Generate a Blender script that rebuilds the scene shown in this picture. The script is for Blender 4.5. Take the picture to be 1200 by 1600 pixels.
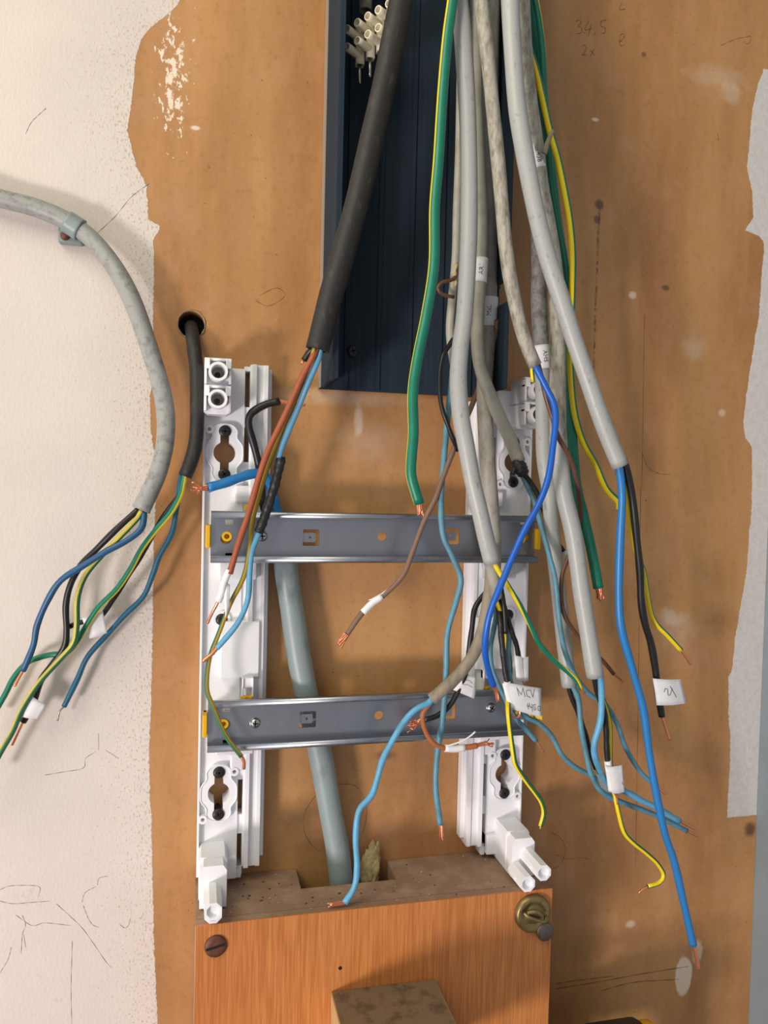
import bpy, bmesh, math, random
from mathutils import Vector, Matrix
random.seed(7)
C = bpy.context.scene
col = C.collection
for o in list(bpy.data.objects): bpy.data.objects.remove(o)

# ------------------------------------------------------------------ camera, world, lights, exposure
FPX, YAW, PITCH, ROLL, DIST = 1209.7, 0.2372218, 0.0314520, 0.0239369, 0.570   # pixels, radians, metres from the board
ZC = 1.40                                                                      # camera height
cy, sy, ct, st = math.cos(YAW), math.sin(YAW), math.cos(PITCH), math.sin(PITCH)
F_ = Vector((sy*ct, cy*ct, -st)); R0 = Vector((cy, -sy, 0)); U0 = R0.cross(F_)
cr, sr = math.cos(ROLL), math.sin(ROLL)
R_ = R0*cr + U0*sr; U_ = U0*cr - R0*sr
CAM = Vector((0, -DIST, ZC))
cam = bpy.data.cameras.new('camera'); camo = bpy.data.objects.new('camera', cam); col.objects.link(camo)
cam.sensor_fit = 'VERTICAL'; cam.sensor_height = 36; cam.sensor_width = 27
cam.lens = 36*FPX/1600; cam.clip_start = 0.01; cam.clip_end = 50
camo.matrix_world = Matrix(((R_.x, U_.x, -F_.x, CAM.x), (R_.y, U_.y, -F_.y, CAM.y), (R_.z, U_.z, -F_.z, CAM.z), (0, 0, 0, 1)))
C.camera = camo

W = bpy.data.worlds.new('world'); C.world = W; W.use_nodes = True
wn_ = W.node_tree; bg = wn_.nodes['Background']
def wnode(t, **k):
    n = wn_.nodes.new(t)
    for a_, b_ in k.items(): setattr(n, a_, b_)
    return n
wtc = wnode('ShaderNodeTexCoord'); wdot = wnode('ShaderNodeVectorMath', operation='DOT_PRODUCT')
wn_.links.new(wtc.outputs['Generated'], wdot.inputs[0]); wdot.inputs[1].default_value = Vector((-.80, -.50, .10)).normalized()
wr_ = wnode('ShaderNodeValToRGB'); wn_.links.new(wdot.outputs['Value'], wr_.inputs[0])          # a dim room, brighter towards its window side
e = wr_.color_ramp.elements; e[0].position = 0; e[0].color = (.36, .35, .37, 1); e[1].position = .96; e[1].color = (.94, .94, .98, 1)
e2 = e.new(.45); e2.color = (.45, .44, .45, 1); e3 = e.new(.75); e3.color = (.52, .52, .54, 1)
wn_.links.new(wr_.outputs[0], bg.inputs[0]); bg.inputs[1].default_value = .85

def area(name, loc, target, size, power, color, size_y=None):
    l = bpy.data.lights.new(name, 'AREA'); l.energy = power; l.color = color
    l.shape = 'RECTANGLE'; l.size = size; l.size_y = size_y or size
    o = bpy.data.objects.new(name, l); col.objects.link(o); o.location = loc
    o.rotation_euler = (Vector(target)-Vector(loc)).to_track_quat('-Z', 'Y').to_euler()
    return o
TG = Vector((0.18, 0, ZC-0.10))
area('window_light', TG + Vector((-1.25, -1.15, -0.62)), TG, 0.26, 20, (1.0, 0.885, 0.85))
area('high_window_light', TG + Vector((-.75, -0.62, .80)), (-0.12, 0, ZC+0.2), 0.60, 6.5, (1.0, 0.92, 0.64))
C.view_settings.view_transform = 'Standard'; C.view_settings.look = 'None'
C.view_settings.exposure = 0.0; C.view_settings.gamma = 1; C.view_settings.use_curve_mapping = False

# ------------------------------------------------------------------ helpers
def P(px, py, d):
    """point d millimetres out from the board seen at photo position px, py"""
    ray = R_*((px-600)/FPX) - U_*((py-800)/FPX) + F_
    t = (DIST - d/1000.0)/ray.y
    return CAM + ray*t
def mm_per_px(px, py, d):
    v = P(px, py, d) - CAM
    return v.dot(F_)/FPX*1000
def lin(c):
    return tuple(((x/255)/12.92 if x/255 <= .04045 else ((x/255+.055)/1.055)**2.4) for x in c) + (1,)
MM = 0.001

def mat(name, rgb, rough=.5, metal=0, dirt=None, dirt_amt=.5, dirt_scale=90, dirt_lo=.45, dirt_hi=.7, stretch=(1,1,1), bump=0, bump_scale=300, spec=.5, trans=0):
    m = bpy.data.materials.new(name); m.use_nodes = True
    nt = m.node_tree; b = nt.nodes['Principled BSDF']
    b.inputs['Roughness'].default_value = rough; b.inputs['Metallic'].default_value = metal
    b.inputs['Specular IOR Level'].default_value = spec
    b.inputs['Base Color'].default_value = lin(rgb)
    if trans: b.inputs['Transmission Weight'].default_value = trans
    tc = nt.nodes.new('ShaderNodeTexCoord'); mp = nt.nodes.new('ShaderNodeMapping')
    mp.inputs['Scale'].default_value = stretch; nt.links.new(tc.outputs['Object'], mp.inputs[0])
    if dirt:
        n = nt.nodes.new('ShaderNodeTexNoise'); n.inputs['Scale'].default_value = dirt_scale; n.inputs['Detail'].default_value = 6; n.inputs['Roughness'].default_value = .65
        nt.links.new(mp.outputs[0], n.inputs['Vector'])
        r = nt.nodes.new('ShaderNodeMapRange'); r.inputs[1].default_value = dirt_lo; r.inputs[2].default_value = dirt_hi; r.inputs[4].default_value = dirt_amt
        nt.links.new(n.outputs['Fac'], r.inputs[0])
        mx = nt.nodes.new('ShaderNodeMix'); mx.data_type = 'RGBA'; mx.inputs[6].default_value = lin(rgb); mx.inputs[7].default_value = lin(dirt)
        nt.links.new(r.outputs[0], mx.inputs[0]); nt.links.new(mx.outputs[2], b.inputs['Base Color'])
    if bump:
        n2 = nt.nodes.new('ShaderNodeTexNoise'); n2.inputs['Scale'].default_value = bump_scale; n2.inputs['Detail'].default_value = 4
        nt.links.new(mp.outputs[0], n2.inputs['Vector'])
        bp = nt.nodes.new('ShaderNodeBump'); bp.inputs['Strength'].default_value = bump; bp.inputs['Distance'].default_value = .001
        nt.links.new(n2.outputs['Fac'], bp.inputs['Height']); nt.links.new(bp.outputs[0], b.inputs['Normal'])
    return m

M = {}
M['grey'] = mat('grey_pvc', (168,170,168), .40, dirt=(104,96,86), dirt_amt=.55, dirt_scale=330, dirt_lo=.585, dirt_hi=.72, stretch=(1,1,.45))
M['grey_worn'] = mat('worn_grey_pvc', (172,168,156), .5, dirt=(112,104,88), dirt_amt=.9, dirt_scale=300, dirt_lo=.42, dirt_hi=.66, stretch=(1,1,.35))
M['grey_dark'] = mat('darker_grey_pvc', (140,140,138), .5, dirt=(84,76,66), dirt_amt=.8, dirt_scale=190, dirt_lo=.42, dirt_hi=.65)
M['grey_olive'] = mat('olive_grey_pvc', (166,164,152), .45, dirt=(128,120,104), dirt_amt=.7, dirt_scale=50)
M['grey_wall'] = mat('grey_pvc_on_wall', (152,154,152), .45, dirt=(98,90,84), dirt_amt=.75, dirt_scale=170, dirt_lo=.5, dirt_hi=.72)
M['grey_pale'] = mat('pale_dusty_grey_pvc', (168,164,154), .5, dirt=(120,112,98), dirt_amt=.7, dirt_scale=200, stretch=(1,1,.4))
M['tan_sheath'] = mat('flat_tan_sheath', (146,136,118), .6, dirt=(104,94,78), dirt_amt=.8, dirt_scale=120, stretch=(1,1,.3))
M['conduit'] = mat('grey_green_conduit', (138,152,154), .42, dirt=(92,100,98), dirt_amt=.6, dirt_scale=60, dirt_lo=.52, dirt_hi=.7, stretch=(1,1,.5))
M['blackc'] = mat('black_rubber', (34,33,33), .6, dirt=(92,86,78), dirt_amt=.6, dirt_scale=240, dirt_lo=.56, dirt_hi=.8, stretch=(1,1,.3))
M['blackw'] = mat('black_insulation', (26,26,28), .4, dirt=(80,74,66), dirt_amt=.4, dirt_scale=200, dirt_lo=.6, dirt_hi=.8)
M['tape'] = mat('black_tape', (30,30,31), .45, dirt=(110,104,98), dirt_amt=.5, dirt_scale=300, dirt_lo=.6, dirt_hi=.75, bump=.8, bump_scale=250)
M['blue'] = mat('bright_blue_insulation', (22,92,190), .35)
M['blue_mid'] = mat('blue_insulation', (38,122,190), .38, dirt=(60,110,150), dirt_amt=.4)
M['blue_light'] = mat('light_blue_insulation', (98,168,208), .42, dirt=(84,128,146), dirt_amt=.6)
M['blue_teal'] = mat('dusty_teal_blue_insulation', (92,146,168), .45, dirt=(80,106,112), dirt_amt=.7, dirt_scale=110)
M['blue_dark'] = mat('dark_blue_insulation', (28,84,128), .42, dirt=(50,84,104), dirt_amt=.5)
M['blue_petrol'] = mat('petrol_blue_insulation', (22,92,122), .42, dirt=(40,80,92), dirt_amt=.5)
M['brown'] = mat('brown_insulation', (98,64,48), .4, dirt=(120,96,80), dirt_amt=.4)
M['brown_grey'] = mat('faded_brown_insulation', (128,98,82), .5, dirt=(110,90,76), dirt_amt=.6)
M['redbrown'] = mat('red_brown_insulation', (160,82,50), .45, dirt=(140,74,48), dirt_amt=.6)
M['orange'] = mat('orange_brown_insulation', (176,104,62), .45)
M['green'] = mat('earth_green', (8,118,94), .38, dirt=(20,96,74), dirt_amt=.5)
M['green_d'] = mat('earth_green_dark', (40,104,66), .42, dirt=(70,100,60), dirt_amt=.5)
M['yellow'] = mat('earth_yellow', (238,210,30), .38)
M['yellow_d'] = mat('earth_yellow_dusty', (196,180,70), .45, dirt=(150,146,80), dirt_amt=.6)
M['yellow_o'] = mat('earth_yellow_ochre', (180,146,30), .42)
M['copper'] = mat('copper', (244,160,122), .25, .8)
M['tin'] = mat('tinned_copper', (160,150,140), .35, .9)
M['paper'] = mat('white_paper_tape', (236,236,238), .6, dirt=(205,205,210), dirt_amt=.4, dirt_scale=60, bump=.3, bump_scale=80)
M['ink'] = mat('black_ink', (40,40,44), .6)
M['yscrap'] = mat('yellow_label_edge', (232,206,40), .5)
M['abs'] = mat('white_moulded_plastic', (238,238,242), .38)
M['yclip'] = mat('yellow_plastic', (226,176,10), .4)
M['bscrew'] = mat('black_phosphated_steel', (52,50,50), .4, .5)
M['zinc'] = mat('zinc_screw', (200,202,200), .25, 1)
M['cream'] = mat('cream_nylon', (226,218,196), .45)
M['dust'] = mat('dusty_board', (150,120,98), .9, dirt=(186,160,136), dirt_amt=.8, dirt_scale=45, dirt_lo=.45, dirt_hi=.75, bump=.6, bump_scale=120)
M['dusty_block'] = mat('dusty_raw_wood', (128,106,80), .9, dirt=(78,60,44), dirt_amt=.7, dirt_scale=90, dirt_lo=.5, dirt_hi=.65, bump=.4)
M['blockside'] = mat('raw_pine', (196,160,110), .75, dirt=(170,130,84), dirt_amt=.6, stretch=(3,3,.4))
M['brass'] = mat('tarnished_brass', (150,132,88), .42, .8, dirt=(96,84,66), dirt_amt=.8, dirt_scale=160, bump=.4, bump_scale=300)
M['coin'] = mat('tarnished_steel', (120,110,102), .5, .7, dirt=(84,66,56), dirt_amt=.7, dirt_scale=150)
M['rust'] = mat('rusty_screw', (112,72,58), .6, .5, dirt=(74,46,38), dirt_amt=.7, dirt_scale=200)
M['foam'] = mat('insulation_foam', (196,176,128), .95, dirt=(130,112,78), dirt_amt=.7, dirt_scale=100, bump=1, bump_scale=200)
M['panelgrey'] = mat('blue_grey_paint', (136,150,158), .5, dirt=(120,128,130), dirt_amt=.5, dirt_scale=20)
M['dark'] = mat('dark_void', (18,15,13), .9)
M['concrete'] = mat('concrete', (120,116,110), .9, dirt=(96,92,86), dirt_amt=.7, dirt_scale=8)
M['bench'] = mat('bench_wood', (130,100,70), .7, dirt=(100,76,52), dirt_amt=.6, dirt_scale=20)
M['pencil'] = mat('pencil', (104,74,46), .9)
M['crack'] = mat('hairline_dirt', (120,108,98), .9)
M['steel_tip'] = mat('pin_steel', (190,186,176), .3, 1)
M['clearlip'] = mat('pale_trunking_edge', (150,140,128), .5)

def metal_rail():
    m = bpy.data.materials.new('galvanised_steel'); m.use_nodes = True; nt = m.node_tree; b = nt.nodes['Principled BSDF']
    b.inputs['Metallic'].default_value = 1; b.inputs['Base Color'].default_value = lin((166,170,178))
    tc = nt.nodes.new('ShaderNodeTexCoord'); mp = nt.nodes.new('ShaderNodeMapping'); mp.inputs['Scale'].default_value = (1, 1, .15)
    nt.links.new(tc.outputs['Object'], mp.inputs[0])
    n = nt.nodes.new('ShaderNodeTexNoise'); n.inputs['Scale'].default_value = 260; n.inputs['Detail'].default_value = 5
    nt.links.new(mp.outputs[0], n.inputs['Vector'])
    r = nt.nodes.new('ShaderNodeMapRange'); r.inputs[3].default_value = .26; r.inputs[4].default_value = .42
    nt.links.new(n.outputs['Fac'], r.inputs[0]); nt.links.new(r.outputs[0], b.inputs['Roughness'])
    return m
M['rail'] = metal_rail()

def veneer():
    m = bpy.data.materials.new('orange_veneer'); m.use_nodes = True; nt = m.node_tree; b = nt.nodes['Principled BSDF']
    b.inputs['Roughness'].default_value = .38
    tc = nt.nodes.new('ShaderNodeTexCoord')
    mp = nt.nodes.new('ShaderNodeMapping'); mp.inputs['Scale'].default_value = (1, 1, .035)
    nt.links.new(tc.outputs['Object'], mp.inputs[0])
    n = nt.nodes.new('ShaderNodeTexNoise'); n.inputs['Scale'].default_value = 900; n.inputs['Detail'].default_value = 4
    nt.links.new(mp.outputs[0], n.inputs['Vector'])
    mp2 = nt.nodes.new('ShaderNodeMapping'); mp2.inputs['Scale'].default_value = (1, 1, .4)
    nt.links.new(tc.outputs['Object'], mp2.inputs[0])
    n2 = nt.nodes.new('ShaderNodeTexNoise'); n2.inputs['Scale'].default_value = 14; n2.inputs['Detail'].default_value = 4
    nt.links.new(mp2.outputs[0], n2.inputs['Vector'])
    cr1 = nt.nodes.new('ShaderNodeValToRGB'); e = cr1.color_ramp.elements
    e[0].position = .36; e[0].color = lin((184,114,60)); e[1].position = .66; e[1].color = lin((210,140,78))
    nt.links.new(n.outputs['Fac'], cr1.inputs[0])
    mx = nt.nodes.new('ShaderNodeMix'); mx.data_type = 'RGBA'; mx.blend_type = 'MULTIPLY'
    cr2 = nt.nodes.new('ShaderNodeValToRGB'); e = cr2.color_ramp.elements
    e[0].position = .3; e[0].color = (.88,.80,.76,1); e[1].position = .7; e[1].color = (1,1,1,1)
    nt.links.new(n2.outputs['Fac'], cr2.inputs[0]); mx.inputs[0].default_value = 1
    nt.links.new(cr1.outputs[0], mx.inputs[6]); nt.links.new(cr2.outputs[0], mx.inputs[7])
    nt.links.new(mx.outputs[2], b.inputs['Base Color'])
    return m
M['veneer'] = veneer()

def trunk_mat():
    m = mat('navy_grey_trunking', (46,57,68), .65, dirt=(64,78,90), dirt_amt=.5, dirt_scale=260, dirt_lo=.5, dirt_hi=.75, stretch=(1,1,.02), spec=.04)
    return m
M['trunk'] = trunk_mat()

def wall_mat():
    m = bpy.data.materials.new('painted_fibreboard'); m.use_nodes = True; nt = m.node_tree; b = nt.nodes['Principled BSDF']
    L = nt.links.new
    def node(t, **k):
        n = nt.nodes.new(t)
        for a, v in k.items(): setattr(n, a, v)
        return n
    def math_(op, a, bb=None, clamp=False):
        n = node('ShaderNodeMath', operation=op); n.use_clamp = clamp
        for i, v in enumerate((a, bb)):
            if v is None: continue
            if isinstance(v, (int, float)): n.inputs[i].default_value = v
            else: L(v, n.inputs[i])
        return n.outputs[0]
    def noise(scale, detail=4, rough=.6, vec=None):
        n = node('ShaderNodeTexNoise'); n.inputs['Scale'].default_value = scale; n.inputs['Detail'].default_value = detail; n.inputs['Roughness'].default_value = rough
        L(vec or pos, n.inputs['Vector']); return n.outputs['Fac']
    def rng(v, a, bb, c=0, d=1):
        n = node('ShaderNodeMapRange'); L(v, n.inputs[0])
        for i, x in enumerate((a, bb, c, d)): n.inputs[i+1].default_value = x
        return n.outputs[0]
    def mix(f, a, bb):
        n = node('ShaderNodeMix', data_type='RGBA')
        if isinstance(f, (int, float)): n.inputs[0].default_value = f
        else: L(f, n.inputs[0])
        for i, v in ((6, a), (7, bb)):
            if isinstance(v, tuple): n.inputs[i].default_value = v
            else: L(v, n.inputs[i])
        return n.outputs[2]
    g = node('ShaderNodeNewGeometry'); pos = g.outputs['Position']
    sp = node('ShaderNodeSeparateXYZ'); L(pos, sp.inputs[0]); X = sp.outputs[0]; Z = sp.outputs[2]
    z0, z1, x0, x1 = ZC-.50, ZC+.45, -.40, .80
    zn = rng(Z, z0, z1)
    def edge(pts):
        q = sorted(((P(a, c, 0).z-z0)/(z1-z0), (P(a, c, 0).x-x0)/(x1-x0)) for a, c in pts)
        n = node('ShaderNodeFloatCurve'); cv = n.mapping.curves[0]
        q = [(0, q[0][1])] + q + [(1, q[-1][1])]
        while len(cv.points) < len(q): cv.points.new(.5, .5)
        for p_, v in zip(cv.points, q): p_.location = v; p_.handle_type = 'VECTOR'
        n.mapping.update(); L(zn, n.inputs['Value'])
        return rng(n.outputs[0], 0, 1, x0, x1)
    eL = edge([(290,-10),(275,10),(262,22),(240,40),(222,60),(212,95),(210,130),(206,165),(199,205),(208,235),(217,265),(230,290),(233,343),(251,349),(250,360),(240,374),(241,420),(240,500),(240,530),(238,600),(235,620),(238,690),(245,711),(245,725),(243,805),(241,865),(240,935),(238,1040),(235,1145),(234,1194),(237,1303),(241,1412),(242,1490),(247,1600)])
    eR = edge([(1194,107),(1182,140),(1175,175),(1170,228),(1167,263),(1175,298),(1177,340),(1163,361),(1192,371),(1194,385),(1189,438),(1186,490),(1175,557),(1165,624),(1161,662),(1165,686),(1175,696),(1175,751),(1174,794),(1170,837),(1166,898),(1160,930),(1148,1000),(1144,1049),(1138,1055),(1138,1106),(1141,1159),(1140,1202),(1138,1234),(1136,1276)])
    jag = math_('MULTIPLY', math_('SUBTRACT', noise(420, 3), .5), .0026)
    jag2 = math_('MULTIPLY', math_('SUBTRACT', noise(60, 3), .5), .003)
    J = math_('ADD', jag, jag2)
    dL = math_('SUBTRACT', math_('ADD', eL, J), X)                   # > 0 inside the left paint
    dR = math_('SUBTRACT', X, math_('ADD', eR, J))
    mL = rng(dL, 0, .0004)
    mR = rng(dR, 0, .0004)
    zt = P(1194, 107, 0).z; zb = P(1136, 1278, 0).z
    mR = math_('MULTIPLY', mR, rng(math_('SUBTRACT', math_('ADD', Z, J), zb), 0, .0005))
    mR = math_('MULTIPLY', mR, rng(math_('SUBTRACT', zt, Z), 0, .0005))
    # speckled rim of the left paint
    rim = rng(dL, .0, .075, 1, 0)
    mps = node('ShaderNodeMapping'); mps.inputs['Scale'].default_value = (1, 1, .55); L(pos, mps.inputs[0])
    spk = noise(760, 2, .5, mps.outputs[0])
    thr = math_('SUBTRACT', .76, math_('MULTIPLY', rim, .205))
    dots = rng(math_('SUBTRACT', spk, thr), 0, .05)
    # flecks of paint on the brown, near the top left
    a = P(262, 120, 0)
    wgt = math_('MULTIPLY', rng(math_('ABSOLUTE', math_('SUBTRACT', X, a.x+.004)), .0, .024, 1, 0), rng(math_('ABSOLUTE', math_('SUBTRACT', Z, a.z)), .02, .085, 1, 0))
    mpf = node('ShaderNodeMapping'); mpf.inputs['Scale'].default_value = (1, 1, .5); L(pos, mpf.inputs[0])
    fl = noise(230, 5, .7, mpf.outputs[0])
    fleck = rng(math_('SUBTRACT', fl, math_('SUBTRACT', .74, math_('MULTIPLY', wgt, .27))), 0, .02)
    # blobs: oval smear bottom right, smear under the grey-green tip, bumps
    def blob(px, py, rx, rz, soft=.15, amp=.35):
        c = P(px, py, 0)
        u = math_('DIVIDE', math_('SUBTRACT', X, c.x), rx*MM); v = math_('DIVIDE', math_('SUBTRACT', Z, c.z), rz*MM)
        r = math_('SQRT', math_('ADD', math_('MULTIPLY', u, u), math_('MULTIPLY', v, v)))
        r = math_('ADD', r, math_('MULTIPLY', math_('SUBTRACT', noise(90, 4), .5), amp*2))
        return rng(r, 1-soft, 1+soft, 1, 0)
    bl = [(1068,1525,8,17,.08,.2,.8),(1090,1488,5,10,.2,.5,.5),(1048,965,11,6,.5,.9,.35),(1060,985,14,12,.6,1,.18),(1120,120,24,8,.5,.9,.2),(1143,145,9,8,.4,.7,.25),(930,187,3,1.5,.3,.4,.8),(988,461,3.5,3,.3,.5,.7),(1085,545,9,8,.6,.8,.22),(560,655,3,10,.4,.9,.5),(575,690,18,12,.7,1,.2),(305,200,3,1.5,.3,.3,.9),(1128,645,3,3,.4,.5,.5),(985,1444,4,3,.4,.4,.5),(520,620,40,5,.6,1,.25)]
    # brown board
    mpv = node('ShaderNodeMapping'); mpv.inputs['Scale'].default_value = (1, 1, .22); L(pos, mpv.inputs[0])
    big = noise(9, 5, .6, mpv.outputs[0]); fine = noise(170, 6, .7); strk = noise(60, 5, .65, mpv.outputs[0])
    c = mix(rng(big, .35, .68), lin((154,104,60)), lin((196,148,94)))
    c = mix(rng(strk, .5, .8, 0, .35), c, lin((204,156,104)))
    c = mix(rng(fine, .52, .78, 0, .42), c, lin((118,80,46)))
    pk = noise(25, 5, .7)
    c = mix(rng(pk, .50, .75, 0, .55), c, lin((192,142,110)))
    ds = noise(310, 2, .5)
    c = mix(rng(ds, .72, .76, 0, .8), c, lin((66,44,28)))
    dd = noise(33, 6, .8)
    c = mix(rng(dd, .71, .76, 0, .7), c, lin((84,60,40)))
    ww = noise(120, 5, .8)
    c = mix(rng(ww, .69, .74, 0, .55), c, lin((226,196,158)))
    # faint vertical dirt line right of the cables and the scorch marks above it
    q = P(933, 420, 0)
    lineX = math_('ABSOLUTE', math_('SUBTRACT', X, math_('ADD', q.x, math_('MULTIPLY', math_('SUBTRACT', noise(25), .5), .003))))
    ln = math_('MULTIPLY', rng(lineX, .0004, .0014, 1, 0), math_('MULTIPLY', rng(Z, P(933,620,0).z, P(933,600,0).z), rng(Z, P(933,330,0).z, P(933,320,0).z, 1, 0)))
    ln = math_('MULTIPLY', ln, rng(noise(260), .42, .55))
    c = mix(math_('MULTIPLY', ln, .7), c, lin((84,56,36)))
    for (px, py, rx, rz, so, am, st_) in [(937,320,3.4,4,.3,.6,.75),(933,343,3,3.5,.3,.6,.7),(1040,450,3,2,.4,.7,.7),(1006,85,2,2,.3,.6,.6),(485,1290,16,16,.8,.9,.35),(600,1180,8,3,.5,1,.5),(735,1210,9,10,.7,1,.3),(1172,1296,5,6,.4,.6,.8),(60,1445,3,2.5,.5,.8,.7),(1000,1465,70,10,.8,.9,.3)]:
        c = mix(math_('MULTIPLY', blob(px, py, rx, rz, so, am), st_), c, lin((72,50,34)))
    for (px, py, rx, rz, so, am, st_) in bl:
        c = mix(math_('MULTIPLY', blob(px, py, rx, rz, so, am), st_), c, lin((226,212,196)))
    # white paint
    wn = noise(7, 4); wf = noise(500, 3, .6, mps.outputs[0]); wd = noise(75, 6, .8); wd2 = noise(24, 6, .8)
    w = mix(rng(wn, .35, .65), lin((209,199,193)), lin((219,209,202)))
    w = mix(rng(wf, .45, .7, 0, .14), w, lin((190,176,160)))
    w = mix(rng(wd, .70, .745, 0, .6), w, lin((120,100,84)))
    low = rng(Z, P(100,1150,0).z, P(100,1420,0).z)
    w = mix(math_('MULTIPLY', rng(wd2, .60, .78, 0, .4), low), w, lin((140,118,100)))
    w = mix(math_('MULTIPLY', dots, rng(rim, 0, .5, .3, .6)), w, lin((170,148,122)))
    wr = mix(rng(noise(200, 5, .7), .4, .7, 0, .4), lin((214,210,208)), lin((176,164,154)))
    c = mix(fleck, c, lin((232,220,200)))
    # grey worn ring around the cable hole
    c = mix(mL, c, w); c = mix(mR, c, wr)
    L(c, b.inputs['Base Color'])
    L(rng(math_('MAXIMUM', mL, mR), 0, 1, .42, .75), b.inputs['Roughness'])
    bp = node('ShaderNodeBump'); bp.inputs['Strength'].default_value = .5; bp.inputs['Distance'].default_value = .0006
    h = math_('ADD', math_('MULTIPLY', math_('MAXIMUM', mL, mR), math_('ADD', .6, math_('MULTIPLY', wf, .8))), math_('MULTIPLY', fine, .3))
    L(h, bp.inputs['Height']); L(bp.outputs[0], b.inputs['Normal'])
    return m
M['wall'] = wall_mat()

# ---- object plumbing
def link(name, me, parent=None, label=None, cat=None, group=None, kind=None, smooth=True):
    o = bpy.data.objects.new(name, me); col.objects.link(o)
    if parent is not None:
        o.parent = parent
        o.matrix_parent_inverse = WM[parent.name].inverted()
    WM[o.name] = Matrix.Identity(4)
    for k, v in (('label', label), ('category', cat), ('group', group), ('kind', kind)):
        if v: o[k] = v
    return o
WM = {}
def thing(name, loc, label, cat, group=None):
    o = bpy.data.objects.new(name, None); col.objects.link(o); o.location = loc; o.empty_display_size = .01
    WM[o.name] = Matrix.Translation(loc)
    o['label'] = label; o['category'] = cat
    if group: o['group'] = group
    return o

class MB:
    """collects shapes of one part, builds one mesh object"""
    def __init__(s, *mats): s.bm = bmesh.new(); s.mats = list(mats)
    def face(s, vs, mi=0, smooth=True):
        try: f = s.bm.faces.new(vs)
        except ValueError: return None
        f.material_index = mi; f.smooth = smooth; return f
    def quad3(s, a, b, c, d, mi=0):
        return s.face([s.bm.verts.new(p) for p in (a, b, c, d)], mi, False)
    def box(s, lo, hi, mi=0, bevel=0):
        (a, b, c), (d, e, f) = lo, hi
        r = bmesh.ops.create_cube(s.bm, size=1, matrix=Matrix.Translation(((a+d)/2, (b+e)/2, (c+f)/2)) @ Matrix.Diagonal((abs(d-a), abs(e-b), abs(f-c), 1)))
        vs = r['verts']; fs = {q for v in vs for q in v.link_faces}
        for q in fs: q.material_index = mi; q.smooth = False
        if bevel:
            es = {q for v in vs for q in v.link_edges}
            rb = bmesh.ops.bevel(s.bm, geom=list(es), offset=bevel, segments=2, affect='EDGES', profile=.6)
            for q in rb['faces']: q.material_index = mi; q.smooth = True
    def tube(s, pts, r, sides=12, mi=0, stripe=None, cap=True, hollow=0, phase=0, squash=1.0):
        """pts: Vectors; r: number or function of 0..1; stripe: (material index, centre deg, half width deg, twist deg)"""
        n = len(pts); rings = []; N = None
        for i, p in enumerate(pts):
            T = (pts[min(i+1, n-1)] - pts[max(i-1, 0)]).normalized()
            cand = Vector((0, -1, 0)); cand = cand - T*cand.dot(T)
            if cand.length < .35:
                base = N if N is not None else Vector((0, 0, 1)) if abs(T.z) < .8 else Vector((1, 0, 0))
                cand = base - T*base.dot(T)
            N = cand.normalized(); B = T.cross(N)
            t = i/(n-1); rr = r(t) if callable(r) else r
            tw = (stripe[3]*t + stripe[1] if stripe else phase)
            rings.append([s.bm.verts.new(p + N*(rr*squash*math.cos(a)) + B*(rr*math.sin(a))) for a in [math.radians(tw) + 2*math.pi*k/sides for k in range(sides)]])
        half = stripe[2]/360*sides if stripe else 0
        for i in range(n-1):
            for k in range(sides):
                m_ = mi
                if stripe:
                    kk = (k+.5); kk = min(kk, sides-kk)
                    if kk < half: m_ = stripe[0]
                s.face([rings[i][k], rings[i][(k+1) % sides], rings[i+1][(k+1) % sides], rings[i+1][k]], m_)
        if cap:
            s.face(list(reversed(rings[0])), mi, False)
            if hollow:
                T = (pts[-1]-pts[-2]).normalized(); c = pts[-1]
                r1 = [s.bm.verts.new(c + (v.co-c)*hollow) for v in rings[-1]]
                r2 = [s.bm.verts.new(v.co - T*.004) for v in r1]
                for k in range(sides):
                    s.face([rings[-1][k], rings[-1][(k+1) % sides], r1[(k+1) % sides], r1[k]], mi, False)
                    s.face([r1[k], r1[(k+1) % sides], r2[(k+1) % sides], r2[k]], mi, False)
                s.face(r2, mi, False)
            else: s.face(rings[-1], mi, False)
        return rings
    def cyl(s, a, b, r, sides=20, mi=0, r2=None, phase=0):
        a, b = Vector(a), Vector(b); rr2 = r if r2 is None else r2
        s.tube([a, a.lerp(b, .5), b], lambda t: r+(rr2-r)*t, sides, mi, phase=phase)
        for f in s.bm.faces[-0:]: pass
    def plate(s, outline, holes, y0, y1, mi=0, chamfer=0):
        """outline and holes: lists of (x, z) metres; solid between depths y0 (back) and y1 (front), y negative towards the camera"""
        loops = [outline] + list(holes)
        for y, flip in ((y1, False), (y0, True)):
            es = []; allv = []
            for lp in loops:
                vs = [s.bm.verts.new((x, y, z)) for x, z in lp]; allv.append(vs)
                for i in range(len(vs)): es.append(s.bm.edges.new((vs[i], vs[(i+1) % len(vs)])))
            r = bmesh.ops.triangle_fill(s.bm, use_beauty=True, use_dissolve=False, edges=es, normal=(0, 1 if flip else -1, 0))
            for g in r['geom']:
                if isinstance(g, bmesh.types.BMFace): g.material_index = mi; g.smooth = False
            if flip: back = allv
            else: front = allv
        for f, bk in zip(front, back):
            n = len(f)
            for i in range(n): s.face([f[i], f[(i+1) % n], bk[(i+1) % n], bk[i]], mi, False)
    def build(s, name, parent=None, **k):
        bmesh.ops.recalc_face_normals(s.bm, faces=s.bm.faces)
        me = bpy.data.meshes.new(name); s.bm.to_mesh(me); s.bm.free()
        for m in s.mats: me.materials.append(M[m])
        return link(name, me, parent, **k)

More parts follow.
